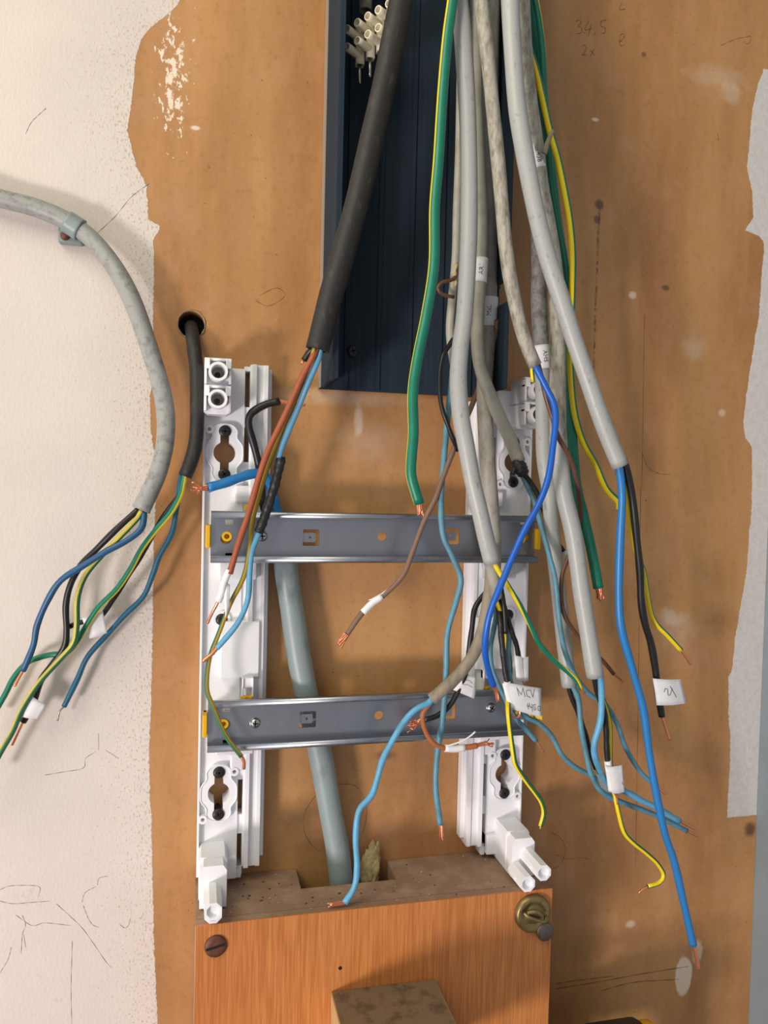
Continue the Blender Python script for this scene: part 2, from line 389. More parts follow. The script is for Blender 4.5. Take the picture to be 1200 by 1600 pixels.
def smooth_path(pts, step=.0025):
    """Catmull-Rom through the points, resampled"""
    if len(pts) == 2: pts = [pts[0], pts[0].lerp(pts[1], .5), pts[1]]
    q = [pts[0]*2-pts[1]] + list(pts) + [pts[-1]*2-pts[-2]]
    out = []
    for i in range(1, len(q)-2):
        a, b, c, d = q[i-1:i+3]
        n = max(1, int((c-b).length/step))
        for k in range(n):
            t = k/n
            out.append(((b*2) + (c-a)*t + (a*2-b*5+c*4-d)*t*t + (b*3-a-c*3+d)*t**3)*.5)
    out.append(pts[-1].copy()); return out
def PP(L): return [P(*p) for p in L]
def wpx(L, w):
    m = L[len(L)//2]; return w/2*mm_per_px(*m)*MM
def circ(cx, cz, r, n=28, a0=0, a1=360):
    return [(cx + r*math.cos(math.radians(a0+(a1-a0)*i/n)), cz + r*math.sin(math.radians(a0+(a1-a0)*i/n))) for i in range(n)]
def rect(x0, z0, x1, z1): return [(x0, z0), (x1, z0), (x1, z1), (x0, z1)]
def rrect(x0, z0, x1, z1, r, n=5):
    o = []
    for cx, cz, a in ((x1-r, z1-r, 0), (x0+r, z1-r, 90), (x0+r, z0+r, 180), (x1-r, z0+r, 270)):
        for i in range(n+1): t = math.radians(a+90*i/n); o.append((cx+r*math.cos(t), cz+r*math.sin(t)))
    return o

# ---- wires and cables
def copper(parent, L, kind='solid', w=5, mt='copper'):
    """bare end of a conductor through photo points L"""
    pts = smooth_path(PP(L), .0008); R = wpx(L, w); mb = MB(mt)
    if kind == 'solid':
        mb.tube(pts, R*.8, 8)
        for k in range(2):
            q = [p + Vector((math.cos(k*3.1+i*.5), 0, math.sin(k*3.1+i*.5)))*R*.35 for i, p in enumerate(pts)]
            mb.tube(q, R*.5, 6)
        name = 'copper_conductor'
    else:
        fray = {'strand': .25, 'fray': 1.6}[kind]
        for k in range(9):
            a = 2*math.pi*k/8; rad = 0 if k == 8 else R*.62; n = len(pts)
            dv = Vector((random.uniform(-1, 1), random.uniform(-1, 1), random.uniform(-1, 1)))*R*fray
            q = []
            for i, p in enumerate(pts):
                t = i/(n-1); T = (pts[-1]-pts[0]).normalized(); n1 = T.cross(Vector((0, 1, 0))).normalized() if abs(T.y) < .95 else Vector((1, 0, 0)); n2 = T.cross(n1)
                aa = a + t*1.3
                q.append(p + (n1*math.cos(aa)+n2*math.sin(aa))*rad + dv*t*t*(1+.6*math.sin(t*9+k)))
            mb.tube(q[:max(3, n-random.randint(0, max(1, n//6)))], R*.24, 5)
        name = 'copper_strands'
    return mb.build(name, parent, label='bare copper end' if mt == 'copper' else 'tinned grey copper end')
GY = {'gy': ('green_d', 'yellow'), 'gyd': ('green_d', 'yellow_d'), 'gye': ('green', 'yellow'), 'gyo': ('green_d', 'yellow_o')}
NAMES = {'blackw': 'black', 'blue': 'bright blue', 'blue_mid': 'blue', 'blue_light': 'light blue', 'blue_teal': 'dusty teal blue', 'blue_dark': 'dark blue', 'blue_petrol': 'petrol blue', 'brown': 'brown', 'brown_grey': 'faded brown', 'redbrown': 'reddish brown', 'orange': 'orange brown'}
def wire(parent, m, w, L, cu=None, cuw=None, kind='solid', stripe=(0, 60, 90), name='insulated_wire', cumat='copper', label=None):
    pts = smooth_path(PP(L)); R = wpx(L, w)
    if m in GY:
        mb = MB(*GY[m]); mb.tube(pts, R, 12, stripe=(1,)+stripe)
        lb = label or 'green and yellow striped wire'
    else:
        mb = MB(m); ph = random.uniform(0, 6)
        mb.tube(pts, lambda t: R*(1+.05*math.sin(t*37+ph)), 12); lb = label or NAMES.get(m, m)+' insulated wire'
    o = mb.build(name, parent, label=lb)
    if cu: copper(o, [L[-1]] + cu, kind, cuw or w*.6, cumat)
    return o
def sheath(parent, m, w, L, hollow=.8, name='sheath', squash=1.0, label=None, taper=None):
    pts = smooth_path(PP(L), .004); R = wpx(L, w); mb = MB(m); ph = random.uniform(0, 6)
    w0 = taper or 1.0
    mb.tube(pts, lambda t: R*(w0+(1-w0)*t)*(1+.02*math.sin(t*23+ph)), 20, hollow=hollow, squash=squash)
    return mb.build(name, parent, label=label)
def flag(parent, corners, bulge=1.0, strokes=(), sw=.35, name='paper_label', label='white paper label', thick=.25):
    """folded paper flag: corners (px, py, d) in order around; strokes: lists of (u, v) in 0..1 drawn in ink"""
    A, B, Cc, D = PP(corners); mb = MB('paper', 'ink'); nu, nv = 9, 5
    nrm = (B-A).cross(D-A).normalized()
    if nrm.y > 0: nrm = -nrm
    def S(u, v, off=0):
        p = A.lerp(B, u).lerp(D.lerp(Cc, u), v)
        return p + nrm*(math.sin(u*math.pi*1.3)*bulge*MM + math.sin(v*3+u*2)*bulge*.2*MM + off*MM)
    g = [[[mb.bm.verts.new(S(i/nu, j/nv, off)) for j in range(nv+1)] for i in range(nu+1)] for off in (0, -thick)]
    for s_, G in enumerate(g):
        for i in range(nu):
            for j in range(nv): mb.face([G[i][j], G[i+1][j], G[i+1][j+1], G[i][j+1]])
    for i in range(nu):
        for j in (0, nv): mb.face([g[0][i][j], g[0][i+1][j], g[1][i+1][j], g[1][i][j]], 0, False)
    for j in range(nv):
        for i in (0, nu): mb.face([g[0][i][j], g[0][i][j+1], g[1][i][j+1], g[1][i][j]], 0, False)
    for st_ in strokes:
        q = []
        for (u0, v0), (u1, v1) in zip(st_, st_[1:]):
            for k in range(4): q.append(S(u0+(u1-u0)*k/4, v0+(v1-v0)*k/4, .08))
        q.append(S(*st_[-1], .08)); mb.tube(q, sw*MM*.5, 5, 1)
    return mb.build(name, parent, label=label)
def band(parent, L, w, m='paper', name='paper_label', label='white paper label', text=None, a0=0, size=3.0, flip=1, copies=1, gap=70, extra=.25, start=.5, mir=False):
    """sleeve wrapped round a cable along L, with printed text running along it"""
    base = PP(L); pts = smooth_path(base, .002); R = wpx(L, w) + extra*MM
    mb = MB(m, 'ink'); mb.tube(pts, R, 20, hollow=.93)
    if text:
        cu = bpy.data.curves.new('t', 'FONT'); cu.body = text; cu.size = size*MM; cu.align_x = 'CENTER'; cu.align_y = 'CENTER'; cu.resolution_u = 3; cu.offset = 0
        to = bpy.data.objects.new('t', cu); col.objects.link(to); me = to.to_mesh()
        acc = [0]
        for a_, b_ in zip(pts, pts[1:]): acc.append(acc[-1]+(b_-a_).length)
        def at(sv):
            k = 0
            while k < len(pts)-2 and acc[k+1] < sv: k += 1
            f = (sv-acc[k])/(acc[k+1]-acc[k]); T = (pts[k+1]-pts[k]).normalized()
            N = Vector((0, -1, 0)); N = (N - T*N.dot(T)).normalized()
            return pts[k].lerp(pts[k+1], f) if 0 <= f <= 1 else pts[k]+(pts[k+1]-pts[k])*f, N, T.cross(N)
        for c in range(copies):
            vs = []
            for v in me.vertices:
                ang = math.radians(a0 + c*gap) - flip*v.co.y/R
                p, N, B = at(acc[-1]*start + flip*v.co.x)
                vs.append(mb.bm.verts.new(p + (N*math.cos(ang) + B*math.sin(ang))*(R+.00010)))
            for f in me.polygons: mb.face([vs[i] for i in f.vertices], 1, False)
        to.to_mesh_clear(); bpy.data.objects.remove(to); bpy.data.curves.remove(cu)
    return mb.build(name, parent, label=label)

# ================================================================== the setting
hc = P(299, 507, 0); HR = .0092
mb = MB('wall', 'dark')
mb.plate(rect(-1.3, 0, .4783, 2.5), [circ(hc.x, hc.z, HR, 32)], .012, 0)
wall = mb.build('wall_back', kind='structure')
mb = MB('dark'); mb.tube([Vector((hc.x, .0122, hc.z)), Vector((hc.x, .03, hc.z)), Vector((hc.x, .06, hc.z))], HR*1.3, 24); mb.build('hole_lining', wall)
# torn rim round the hole
mb = MB('dust'); pts = [Vector((hc.x+math.cos(t/40*2*math.pi)*(HR+.0003), -.0001, hc.z+math.sin(t/40*2*math.pi)*(HR+.0008))) for t in range(41)]
mb.tube(pts, lambda t: .0003+.0006*abs(math.sin(t*29)), 6); mb.build('hole_rim', wall, label='rough torn rim of the cable hole')
mb = MB('panelgrey'); mb.box((.4785, -.42, 0), (.4985, .012, 2.5), bevel=.001); mb.build('wall_right', kind='structure')
mb = MB('concrete'); mb.box((-1.3, -2.2, -.05), (.50, .012, 0)); mb.build('floor', kind='structure')

def marks(name, lines, w, m, label):
    mb = MB(m)
    for L in lines:
        pts = smooth_path([P(a, b, .03) for a, b in L], .001) if len(L) > 2 else [P(*L[0], .03), P((L[0][0]+L[1][0])/2, (L[0][1]+L[1][1])/2, .03), P(*L[1], .03)]
        mb.tube(pts, lambda t: w*MM*(.7+.3*math.sin(t*31)), 5)
    return mb.build(name, wall, label=label)
marks('pencil_writing', [
    [(899,34),(905,31),(908,36),(903,41),(909,44),(908,51),(900,53)], [(920,33),(914,46),(925,45)], [(924,38),(919,57)], [(930,50),(929,54)],
    [(947,31),(940,33),(939,41),(945,43),(945,51),(939,52)], [(910,72),(914,70),(916,76),(912,84),(909,86),(918,86)], [(922,78),(929,86)], [(928,77),(923,87)],
    [(972,4),(968,15),(977,14)], [(968,66),(974,60),(975,54),(971,53),(968,62),(969,71),(976,70)]], .28, 'pencil', 'faint pencilled numbers and letters')
marks('pencil_line', [[(1007,490),(1005,620),(1003,760)], [(1001,760),(997,1100),(993,1350)], [(1003,708),(1013,730),(1030,740),(1048,741)],
    [(1126,71),(1150,61),(1165,58),(1173,57),(1170,68),(1160,66)], [(1118,216),(1123,219),(1121,208)]], .22, 'pencil', 'thin dark scratches and pencil lines')
marks('pencil_circle', [[(530,1225),(555,1228),(572,1255),(570,1290),(555,1325),(530,1333),(500,1330),(480,1310),(474,1285),(480,1262),(500,1238),(530,1225)],
    [(860,1300),(876,1310),(884,1330),(874,1352),(860,1358)], [(868,1335),(885,1342),(905,1340),(925,1343)], [(400,470),(420,478),(445,462),(432,450),(405,462)]], .2, 'pencil', 'faint pencil circles')
marks('surface_crack', [
    [(0,1408),(20,1412),(50,1410),(78,1408)], [(25,1430),(50,1446),(70,1442),(110,1446)], [(88,1412),(110,1432),(130,1452),(150,1480),(165,1502),(174,1512)],
    [(154,1146),(154,1172)], [(70,1211),(100,1206),(130,1200),(134,1185),(150,1174)], [(113,1470),(111,1540),(112,1600)], [(130,1415),(138,1435),(145,1445),(154,1449)],
    [(187,1444),(195,1450),(201,1445),(204,1434)], [(152,1383),(155,1372),(168,1369)], [(35,1430),(40,1445),(35,1460),(33,1490)], [(0,1390),(18,1384),(60,1385),(60,1400)], [(18,1480),(12,1500),(0,1520)],
    [(233,287),(205,308),(180,338),(150,366)], [(72,169),(50,190),(40,209)], [(165,1172),(185,1185)], [(128,1410),(133,1395),(150,1385)], [(37,1460),(40,1480)]], .2, 'crack', 'hairline cracks and cobweb threads in the white paint')
marks('surface_crack', [[(868,1545),(930,1535),(1000,1522),(1075,1510)], [(940,1548),(990,1535),(1060,1530)], [(870,1537),(900,1532),(960,1525)]], .35, 'pencil', 'dark scratches low on the brown board')

# ================================================================== trunking
TX0, TX1, TZ0, TZ1, TD = .0858, .2100, P(497,608,0).z, 2.3, .060
t = thing('cable_trunking', (TX0, -.001, TZ0), 'dark blue-grey plastic cable trunking with open bottom, fixed to the brown wall', 'trunking')
mb = MB('trunk', 'clearlip')
mb.box((TX0, -.0035, TZ0), (TX1, -.0005, TZ1))
for k in range(5): mb.box((TX0+.018+k*.024, -.0048, TZ0+.0005), (TX0+.021+k*.024, -.0034, TZ1))
mb.build('back_panel', t)
mb = MB('trunk', 'clearlip'); mb.box((TX0, -TD, TZ0), (TX0+.0028, -.0036, TZ1), bevel=.0004); mb.box((TX0+.0026, -TD, TZ0+.0005), (TX0+.0042, -TD+.0022, TZ1), bevel=.0005)
mb.box((TX0-.0008, -.012, TZ0), (TX0-.0001, -.0006, TZ1), 1)
mb.build('side_wall', t)
mb = MB('trunk')
zc = P(775, 440, 50).z
mb.box((TX1-.0028, -TD, zc), (TX1, -.0036, TZ1), bevel=.0004)
mb.box((TX1-.0062, -TD, zc), (TX1-.0026, -TD+.0022, TZ1), bevel=.0005)
mb.box((TX1-.0028, -TD, TZ0), (TX1, -.0036, zc-.016), bevel=.0004)
mb.box((TX1-.0028, -.04, zc-.016), (TX1, -.0036, zc))
mb.build('side_wall', t)

def pan_screw(parent, px, py, d, r, m='bscrew', name='screw', label=None, L=.006, slot=False, rot=0, pos=None):
    """screw head facing the camera, its crown d mm from the board"""
    c = pos or P(px, py, d); mb = MB(m, 'dark')
    prof = [(.0, 0), (.35*r, .0), (.75*r, .18*r), (r, .55*r), (r, .8*r), (.45*r, .85*r), (.4*r, L)]
    if m == 'bscrew': prof = [(0, 0), (.62*r, 0), (.92*r, .1*r), (r, .24*r), (r, .34*r), (.6*r, .38*r), (.4*r, L)]
    if slot: prof = [(0, 0), (.5*r, 0), (.93*r, 0), (r, .12*r), (r, .3*r), (.9*r, .4*r)]
    n = 24; rings = []
    for rr, y in prof[1:]:
        rings.append([mb.bm.verts.new((c.x+rr*math.cos(2*math.pi*k/n), c.y+y, c.z+rr*math.sin(2*math.pi*k/n))) for k in range(n)])
    mb.face(list(reversed(rings[0])))
    for a, b in zip(rings, rings[1:]):
        for k in range(n): mb.face([a[k], a[(k+1) % n], b[(k+1) % n], b[k]])
    mb.face(rings[-1])
    for a in ([rot] if slot else [rot, rot+90]):
        ca, sa = math.cos(math.radians(a)), math.sin(math.radians(a)); l, w_ = (.85*r if slot else .55*r), .12*r
        q = [(l, w_), (-l, w_), (-l, -w_), (l, -w_)]
        lo = [mb.bm.verts.new((c.x+x*ca-z*sa, c.y-.00012, c.z+x*sa+z*ca)) for x, z in q]
        hi = [mb.bm.verts.new((c.x+x*ca-z*sa, c.y+.3*r, c.z+x*sa+z*ca)) for x, z in q]
        mb.face(lo, 1, False); mb.face(hi, 1, False)
        for k in range(4): mb.face([lo[k], lo[(k+1) % 4], hi[(k+1) % 4], hi[k]], 1, False)
    return mb.build(name, parent, label=label)
pan_screw(t, 552, 548, 7, .0042, label='black cross-head screw', rot=20)
pan_screw(t, 0, 0, 0, .004, label='black cross-head screw', rot=20, pos=Vector((TX0+.035, -.007, TZ0+.29)))

# ================================================================== wooden box below
BX0, BX1, BZ1, BZ0, BD = .0033, .2546, ZC-.2870, ZC-.59, .064
t = thing('wooden_box', ((BX0+BX1)/2, -BD/2, BZ0), 'orange-brown veneered wooden box with dusty top under the mounting frames', 'box')
n0, n1, nd = P(462,1360,0).x, P(604,1350,0).x, -.030
mb = MB('dust')
top = [(BX0, -.0006), (n0, -.0006), (n0, nd), (n1, nd), (n1, -.0006), (BX1, -.0006), (BX1, -BD+.0085), (BX0, -BD+.0085)]
for z in (BZ1, BZ1-.012):
    mb.face([mb.bm.verts.new((x, y, z)) for x, y in top], 0, False)
mb.bm.verts.ensure_lookup_table(); n = len(top); v = mb.bm.verts
for i in range(n): mb.face([v[i], v[(i+1) % n], v[n+(i+1) % n], v[n+i]], 0, False)
mb.build('top_board', t, label='dusty brown top with a square notch for the conduit')
mb = MB('veneer', 'dust'); mb.box((BX0, -BD, BZ0), (BX1, -BD+.0015, BZ1+.0003), bevel=.0003); mb.box((BX0, -BD+.0014, BZ0), (BX1, -BD+.0083, BZ1-.0002), 1)
fp = mb.build('front_panel', t, label='orange veneered front')
mb = MB('dust'); mb.box((BX0, -BD+.0084, BZ0), (BX0+.01, -.0008, BZ1-.0121)); mb.build('side_panel', t)
mb = MB('dust'); mb.box((BX1-.01, -BD+.0084, BZ0), (BX1, -.0008, BZ1-.0121)); mb.build('side_panel', t)
pan_screw(t, 337, 1480, 65.6, .0073, 'rust', slot=True, rot=12, label='large slotted rusty screw head', L=.003)
# latch lens: lathe
def lathe(mb, c, prof, n=32, mi=0, axis='y'):
    rings = []
    for rr, y in prof:
        rings.append([mb.bm.verts.new((c.x+rr*math.cos(2*math.pi*k/n), c.y+y, c.z+rr*math.sin(2*math.pi*k/n))) for k in range(n)])
    mb.face(list(reversed(rings[0])), mi)
    for a, b in zip(rings, rings[1:]):
        for k in range(n): mb.face([a[k], a[(k+1) % n], b[(k+1) % n], b[k]], mi)
    mb.face(rings[-1], mi)
c = P(833, 1428, 66); mb = MB('brass', 'dark')
lathe(mb, c, [(.0005, -.0032), (.0045, -.003), (.0062, -.0012), (.0074, -.0006), (.0085, -.0016), (.0118, -.0022), (.0132, -.0012), (.0138, .0012), (.0138, .0019)])
lock = mb.build('lock', t, label='round tarnished brass seal lock')
mb = MB('brass'); pts = smooth_path([c+Vector((-.0085, -.0030, .0032)), c+Vector((-.0055, -.0052, .0012)), c+Vector((0, -.0056, -.0012)), c+Vector((.0060, -.0052, -.0034)), c+Vector((.0086, -.003, -.0020))], .0006)
mb.tube(pts, .0013, 8)
pts = smooth_path([c+Vector((-.006, -.0036, .0035)), c+Vector((0, -.0048, .0042)), c+Vector((.0055, -.0036, 0))], .0006); mb.tube(pts, .0016, 8)
mb.build('locking_bar', lock, label='worn brass bar across the lock')
mb = MB('coin'); c2 = P(852, 1456, 68); lathe(mb, c2, [(.0004, -.0009), (.0058, -.0009), (.0066, -.0004), (.0066, .0006)])
mb.build('cover_disc', lock, label='small grey swivelling disc')
mb = MB('dark', 'dust'); q = P(532, 1514, 65); lathe(mb, Vector((q.x, -BD-.0002, q.z)), [(.0012, 0), (.0014, .0003)], 14); mb.build('nail_hole', t)

# dusty block on its front
a = P(517, 1550, 65); b = P(680, 1530, 65)
t = thing('wooden_block', ((a.x+b.x)/2, -.11, a.z-.05), 'dusty raw wooden block sticking out from the front of the orange box', 'wooden block')
mb = MB('blockside', 'dusty_block')
y0, y1, dz = -.0643, -.150, .045
A = [(a.x, a.z), (b.x, b.z), (b.x+.001, b.z-dz), (a.x+.001, a.z-dz)]
vb = [mb.bm.verts.new((x, y0, z)) for x, z in A]; vf = [mb.bm.verts.new((x, y1, z)) for x, z in A]
mb.face(vb, 0, False); mb.face(vf, 0, False)
for i in range(4): mb.face([vb[i], vb[(i+1) % 4], vf[(i+1) % 4], vf[i]], 1 if i == 0 else 0, False)
bmesh.ops.bevel(mb.bm, geom=list(mb.bm.edges), offset=.0006, segments=2, affect='EDGES')
mb.build('block', t)

# foam in the wall hole behind the box
from mathutils import noise as mn
mb = MB('foam'); q = P(580, 1356, 6)
r = bmesh.ops.create_icosphere(mb.bm, subdivisions=5, radius=1)
for v_ in r['verts']:
    p = v_.co.copy(); k = 1 + .35*mn.noise(p*1.6) + .16*mn.noise(p*6)
    v_.co = Vector((q.x + p.x*.0075*k + p.z*.0015, -.0058 + p.y*.004*k, q.z + p.z*.019*k))
for f in mb.bm.faces: f.smooth = True
o = mb.build('foam_filler', None, label='lump of pale insulation foam beside the lower end of the grey conduit', cat='insulation foam')
# crumbs of plaster and dust lying on the box
mb = MB('foam', 'pencil')
for k in range(110):
    xx = random.uniform(BX0+.004, BX1-.004); yy = random.uniform(-BD+.004, -.004)
    if n0-.003 < xx < n1+.003 and yy > nd-.004: yy = random.uniform(-BD+.004, nd-.006)
    rr = random.choice([.0003, .0004, .0006, .0008]); m_ = random.random() < .5
    rb = bmesh.ops.create_icosphere(mb.bm, subdivisions=1, radius=rr, matrix=Matrix.Translation((xx, yy, BZ1+rr*.5)) @ Matrix.Diagonal((random.uniform(.6, 1.8), random.uniform(.6, 1.4), .6, 1)))
    for v_ in rb['verts']:
        for f in v_.link_faces: f.material_index = int(m_)
mb.build('plaster_crumbs', None, label='loose crumbs and dust scattered on top of the orange wooden box', cat='dust', kind='stuff')

# bench under the box (below the frame)
mb = MB('bench'); mb.box((-.12, -.30, ZC-.625), (.476, -.001, ZC-.590), bevel=.002); mb.build('workbench_top', None, label='plain wooden bench top below the orange box', cat='bench')

# ================================================================== white mounting frames
FZ1, FZ0 = ZC+.0842, ZC-.2785
def frame_(mirror, label):
    X0 = .0036 if not mirror else .2496
    s = -1 if mirror else 1
    def x(u): return X0 + s*u*MM
    def xr(a, b): return (min(x(a), x(b)), max(x(a), x(b)))
    t = thing('mounting_frame', (x(24), -.001, FZ0), label, 'mounting frame', 'white plastic mounting frames for the rails')
    def bx(mb, u0, u1, d0, d1, z0, z1, bev=.0004):
        a, b = xr(u0, u1); mb.box((a, -d1*MM, z0), (b, -d0*MM, z1), 0, bev)
    def OL(L): 
        q = [(x(u), z) for u, z in L]
        return q
    ux = 14.6                                                     # centre line of the keyholes
    kz = [P(350,708,10).z, P(342,1234,10).z]
    def keyhole(cz):
        # circle with necks running up and down to the screws
        r, nw, nl = 7.6, 3.1, 15.0; L = []
        a = math.degrees(math.asin(nw/r))
        for i in range(17): t_ = math.radians(-90+a+ (180-2*a)*i/16); L.append((ux+r*math.cos(t_), cz+r*MM*math.sin(t_)))
        L += [(ux+nw, cz+nl*MM)]
        for i in range(1, 8): t_ = math.radians(180*i/8); L.append((ux+nw*math.cos(t_), cz+nl*MM+nw*MM*math.sin(t_)))
        L += [(ux-nw, cz+nl*MM)]
        for i in range(17): t_ = math.radians(90+a+(180-2*a)*i/16); L.append((ux+r*math.cos(t_), cz+r*MM*math.sin(t_)))
        L += [(ux-nw, cz-nl*MM)]
        for i in range(1, 8): t_ = math.radians(180+180*i/8); L.append((ux+nw*math.cos(t_), cz-nl*MM+nw*MM*math.sin(t_)))
        L += [(ux+nw, cz-nl*MM)]
        return OL(L)
    ztop = FZ1 - (.003 if not mirror else .008)
    mb = MB('abs')
    holes = [keyhole(z) for z in kz] + [circ(x(ux), P(347,967,12).z, .0026, 16)]
    mb.plate(OL([(0, FZ0-.000), (28, FZ0), (28, ztop), (0, ztop)]), holes, -.0006, -.013)
    bx(mb, 0, 1.6, 12.9, 17, FZ0, ztop)
    # right hand profile with its steps
    FT = FZ1 if not mirror else TZ0-.0015
    bx(mb, 31.5, 44.2, .6, 15, FZ0+.004, FT); bx(mb, 32.5, 36, 14.8, 18, FZ0+.004, FT); bx(mb, 43.8, 47.2, .6, 9, FZ0+.008, FT-.002)
    bx(mb, 41, 44.2, 14.8, 16.2, FZ0+.004, FT)
    # bridges between the long slots
    zs = [P(385,y,12).z for y in (580,636,668,722,1218,1272,1302,1352)]
    prev = FZ1-.001
    for i in range(0, 8, 2):
        if prev-zs[i] > 0: bx(mb, 27.6, 31.9, .6, 11.5, zs[i], prev, .0002)
        prev = zs[i+1]
    bx(mb, 27.6, 31.9, .6, 11.5, FZ0-.003, prev, .0002)
    body = mb.build('body', t)
    # raised surrounds of the keyholes
    for i, cz in enumerate(kz):
        mb = MB('abs'); L = []
        R, r2, h = 12.0, 8.4, 19.5
        pts = [(ux+r2, h-4), (ux+r2-4, h), (ux-r2+4, h), (ux-r2, h-4), (ux-r2, 10.5), (ux-R, 5.5), (ux-R-.6, 0), (ux-R, -5.5), (ux-r2, -10.5), (ux-r2, -h+4), (ux-r2+4, -h), (ux+r2-4, -h), (ux+r2, -h+4), (ux+r2, -10.5), (ux+R, -5.5), (ux+R+.6, 0), (ux+R, 5.5), (ux+r2, 10.5)]
        V = [Vector((u, h_, 0)) for u, h_ in pts]; n = len(V); out = []
        for k in range(n):
            a_, b_, c_, d_ = V[k-1], V[k], V[(k+1) % n], V[(k+2) % n]
            for j in range(4):
                t_ = j/4; p = ((b_*2)+(c_-a_)*t_+(a_*2-b_*5+c_*4-d_)*t_*t_+(b_*3-a_-c_*3+d_)*t_**3)*.5; out.append((p.x, cz+p.y*MM))
        ear = [(ux-10.6, cz+16*MM), (ux+10.8, cz-17*MM)] if i == 0 else [(ux+10.6, cz+15*MM), (ux-10.8, cz-18*MM)]
        mb.plate(OL(out), [keyhole(cz)], -.0129, -.0165)
        # thin raised rim following the outline
        rim = [Vector((x(u), -.0165, z)) for u, z in out]; mb.tube(rim+[rim[0]], .0006, 6, cap=False)
        for eu, ez in ear:
            mb.plate(circ(x(eu), ez, .0031, 18), [circ(x(eu), ez, .0014, 12)], -.0129, -.0175)
        mb.build('screw_plate', t)
        for dz_, rr in ((15.0, 0), (-15.0, 35)):
            pan_screw(t, 0, 0, 0, .0042, pos=Vector((x(ux), -.0180, cz+dz_*MM)), rot=rr, label='black cross-head screw', L=.017)
    pan_screw(t, 0, 0, 0, .0040, pos=Vector((x(ux), -.0155, P(347,967,12).z)), rot=45, label='black cross-head screw', L=.012)
    mb = MB('abs'); mb.plate(circ(x(ux), P(347,967,12).z, .0062, 24), [circ(x(ux), P(347,967,12).z, .0042, 24)], -.0129, -.0145); mb.build('screw_collar', t)
    # flat raised covers behind and between the rails
    za = P(350,905,18).z
    def part(*boxes):
        mb = MB('abs')
        for b_ in boxes: bx(mb, *b_)
        mb.build('rail_support', t)
    part((14, 41.2, 12.9, 18.3, P(350,1060,18).z, za-.03, .0008))
    part((20, 38, 12.9, 19, P(350,890,18).z, P(350,800,18).z, .001), (12, 38, 12.9, 21.5, P(350,906,21).z, P(350,806,21).z, .001))
    part((12, 38, 12.9, 21.5, P(350,1180,21).z, P(350,1102,21).z, .001))
    for zq in (P(350,758,18).z, P(350,1180,18).z): part((22, 36, 12.9, 17, zq-.012, zq, .0016))
    part((29, 37.2, 17.8, 22.5, P(350,1076,22).z, P(350,1060,22).z, .0006), (29, 30.2, 17.8, 24, P(350,1098,22).z, P(350,1060,22).z), (36, 37.2, 17.8, 24, P(350,1098,22).z, P(350,1060,22).z))
    for zz in (P(380,1091,22).z, P(800,800,22).z):
        mb = MB('yclip'); bx(mb, 28.5, 37, 21.2, 25, zz-.002, zz+.002, .0003); bx(mb, 30, 31.6, 24.8, 27, zz-.002, zz+.0018, .0002); bx(mb, 34.2, 35.8, 24.8, 27, zz-.002, zz+.0018, .0002)
        mb.build('rail_clip', t, label='yellow clip')
    # posts at the top: two square sockets with round collars
    for k, py in enumerate((579, 622)):
        zc_ = P(340, py, 46).z; uc = 8.6
        mb = MB('abs')
        o = OL([(uc+a*1.0, zc_+b*MM) for a, b in ((-8.8, -8.0), (-6.4, -9.6), (6.4, -9.6), (8.8, -8), (8.8, 8), (-8.8, 8))])
        mb.plate(o, [circ(x(uc), zc_, .0042, 20)], -.0128, -.034)
        mb.plate(circ(x(uc), zc_-.0004, .0063, 28), [circ(x(uc), zc_-.0004, .0046, 28)], -.0338, -.046)
        for a_, b_ in ((-8.8, -5.2), (5.2, 8.8)): bx(mb, uc+a_, uc+b_, 33.8, 42, zc_+.002, zc_+.0088, .0005)
        bx(mb, uc-8.8, uc+8.8, 33.8, 40, zc_+.0074, zc_+.0092, .0004)
        bx(mb, uc-8.8, uc-7.2, 33.8, 40, zc_-.008, zc_+.004, .0003); bx(mb, uc+7.2, uc+8.8, 33.8, 40, zc_-.008, zc_+.004, .0003)
        sk = mb.build('cover_socket', t)
        mb = MB('brass' if 0 else 'cream'); mb.plate(circ(x(uc), zc_, .0044, 20), [circ(x(uc), zc_, .0021, 16)], -.022, -.024); mb.build('socket_insert', sk, label='cream nut inside the socket')
    # bottom post with two octagonal feet running towards the camera
    mb = MB('abs'); up, zp = 10.5, FZ0-.0005
    o = OL([(up-9, zp-.005), (up-7, zp-.008), (up+8, zp-.008), (up+10, zp-.005), (up+10, zp+.021), (up+8.5, zp+.0235), (up-7.5, zp+.0235), (up-9, zp+.021)])
    mb.plate(o, [], -.0128, -.036)
    o = OL([(up-8.4, zp-.006), (up+9.4, zp-.006), (up+9.4, zp+.019), (up+7, zp+.0225), (up-6, zp+.0225), (up-8.4, zp+.019)]); mb.plate(o, [], -.0358, -.047)
    bx(mb, 19.5, 28, 4, 17, FZ0-.0035, FZ0+.012, .001); bx(mb, 28, 31.4, 2, 13, FZ0-.005, FZ0+.002, .0006)
    post = mb.build('cover_post', t)
    for q, (fx_, fz_, dd) in enumerate(((up-3.2, zp+.0095, 74), (up+6.4, zp-.0002, 69)) if mirror else ((up+.0, zp+.0060, 74), (up+.3, zp-.0005, 66))):
        mb = MB('abs'); rr = 6.0
        oc = circ(x(fx_), fz_, rr*MM, 8, 22.5, 382.5); ih = circ(x(fx_), fz_, rr*.72*MM, 8, 22.5, 382.5)
        mb.plate(oc, [ih], -.0465, -dd*MM); mb.plate(circ(x(fx_), fz_, rr*.74*MM, 8, 22.5, 382.5), [], -.0466, -(dd-2.5)*MM)
        bx(mb, fx_-rr, fx_-rr*.62, 46.6, dd-9, fz_-.001, fz_+.001, .0003); bx(mb, fx_+rr*.62, fx_+rr, 46.6, dd-9, fz_-.001, fz_+.001, .0003)
        mb.build('post_foot', post, label='octagonal hollow foot')
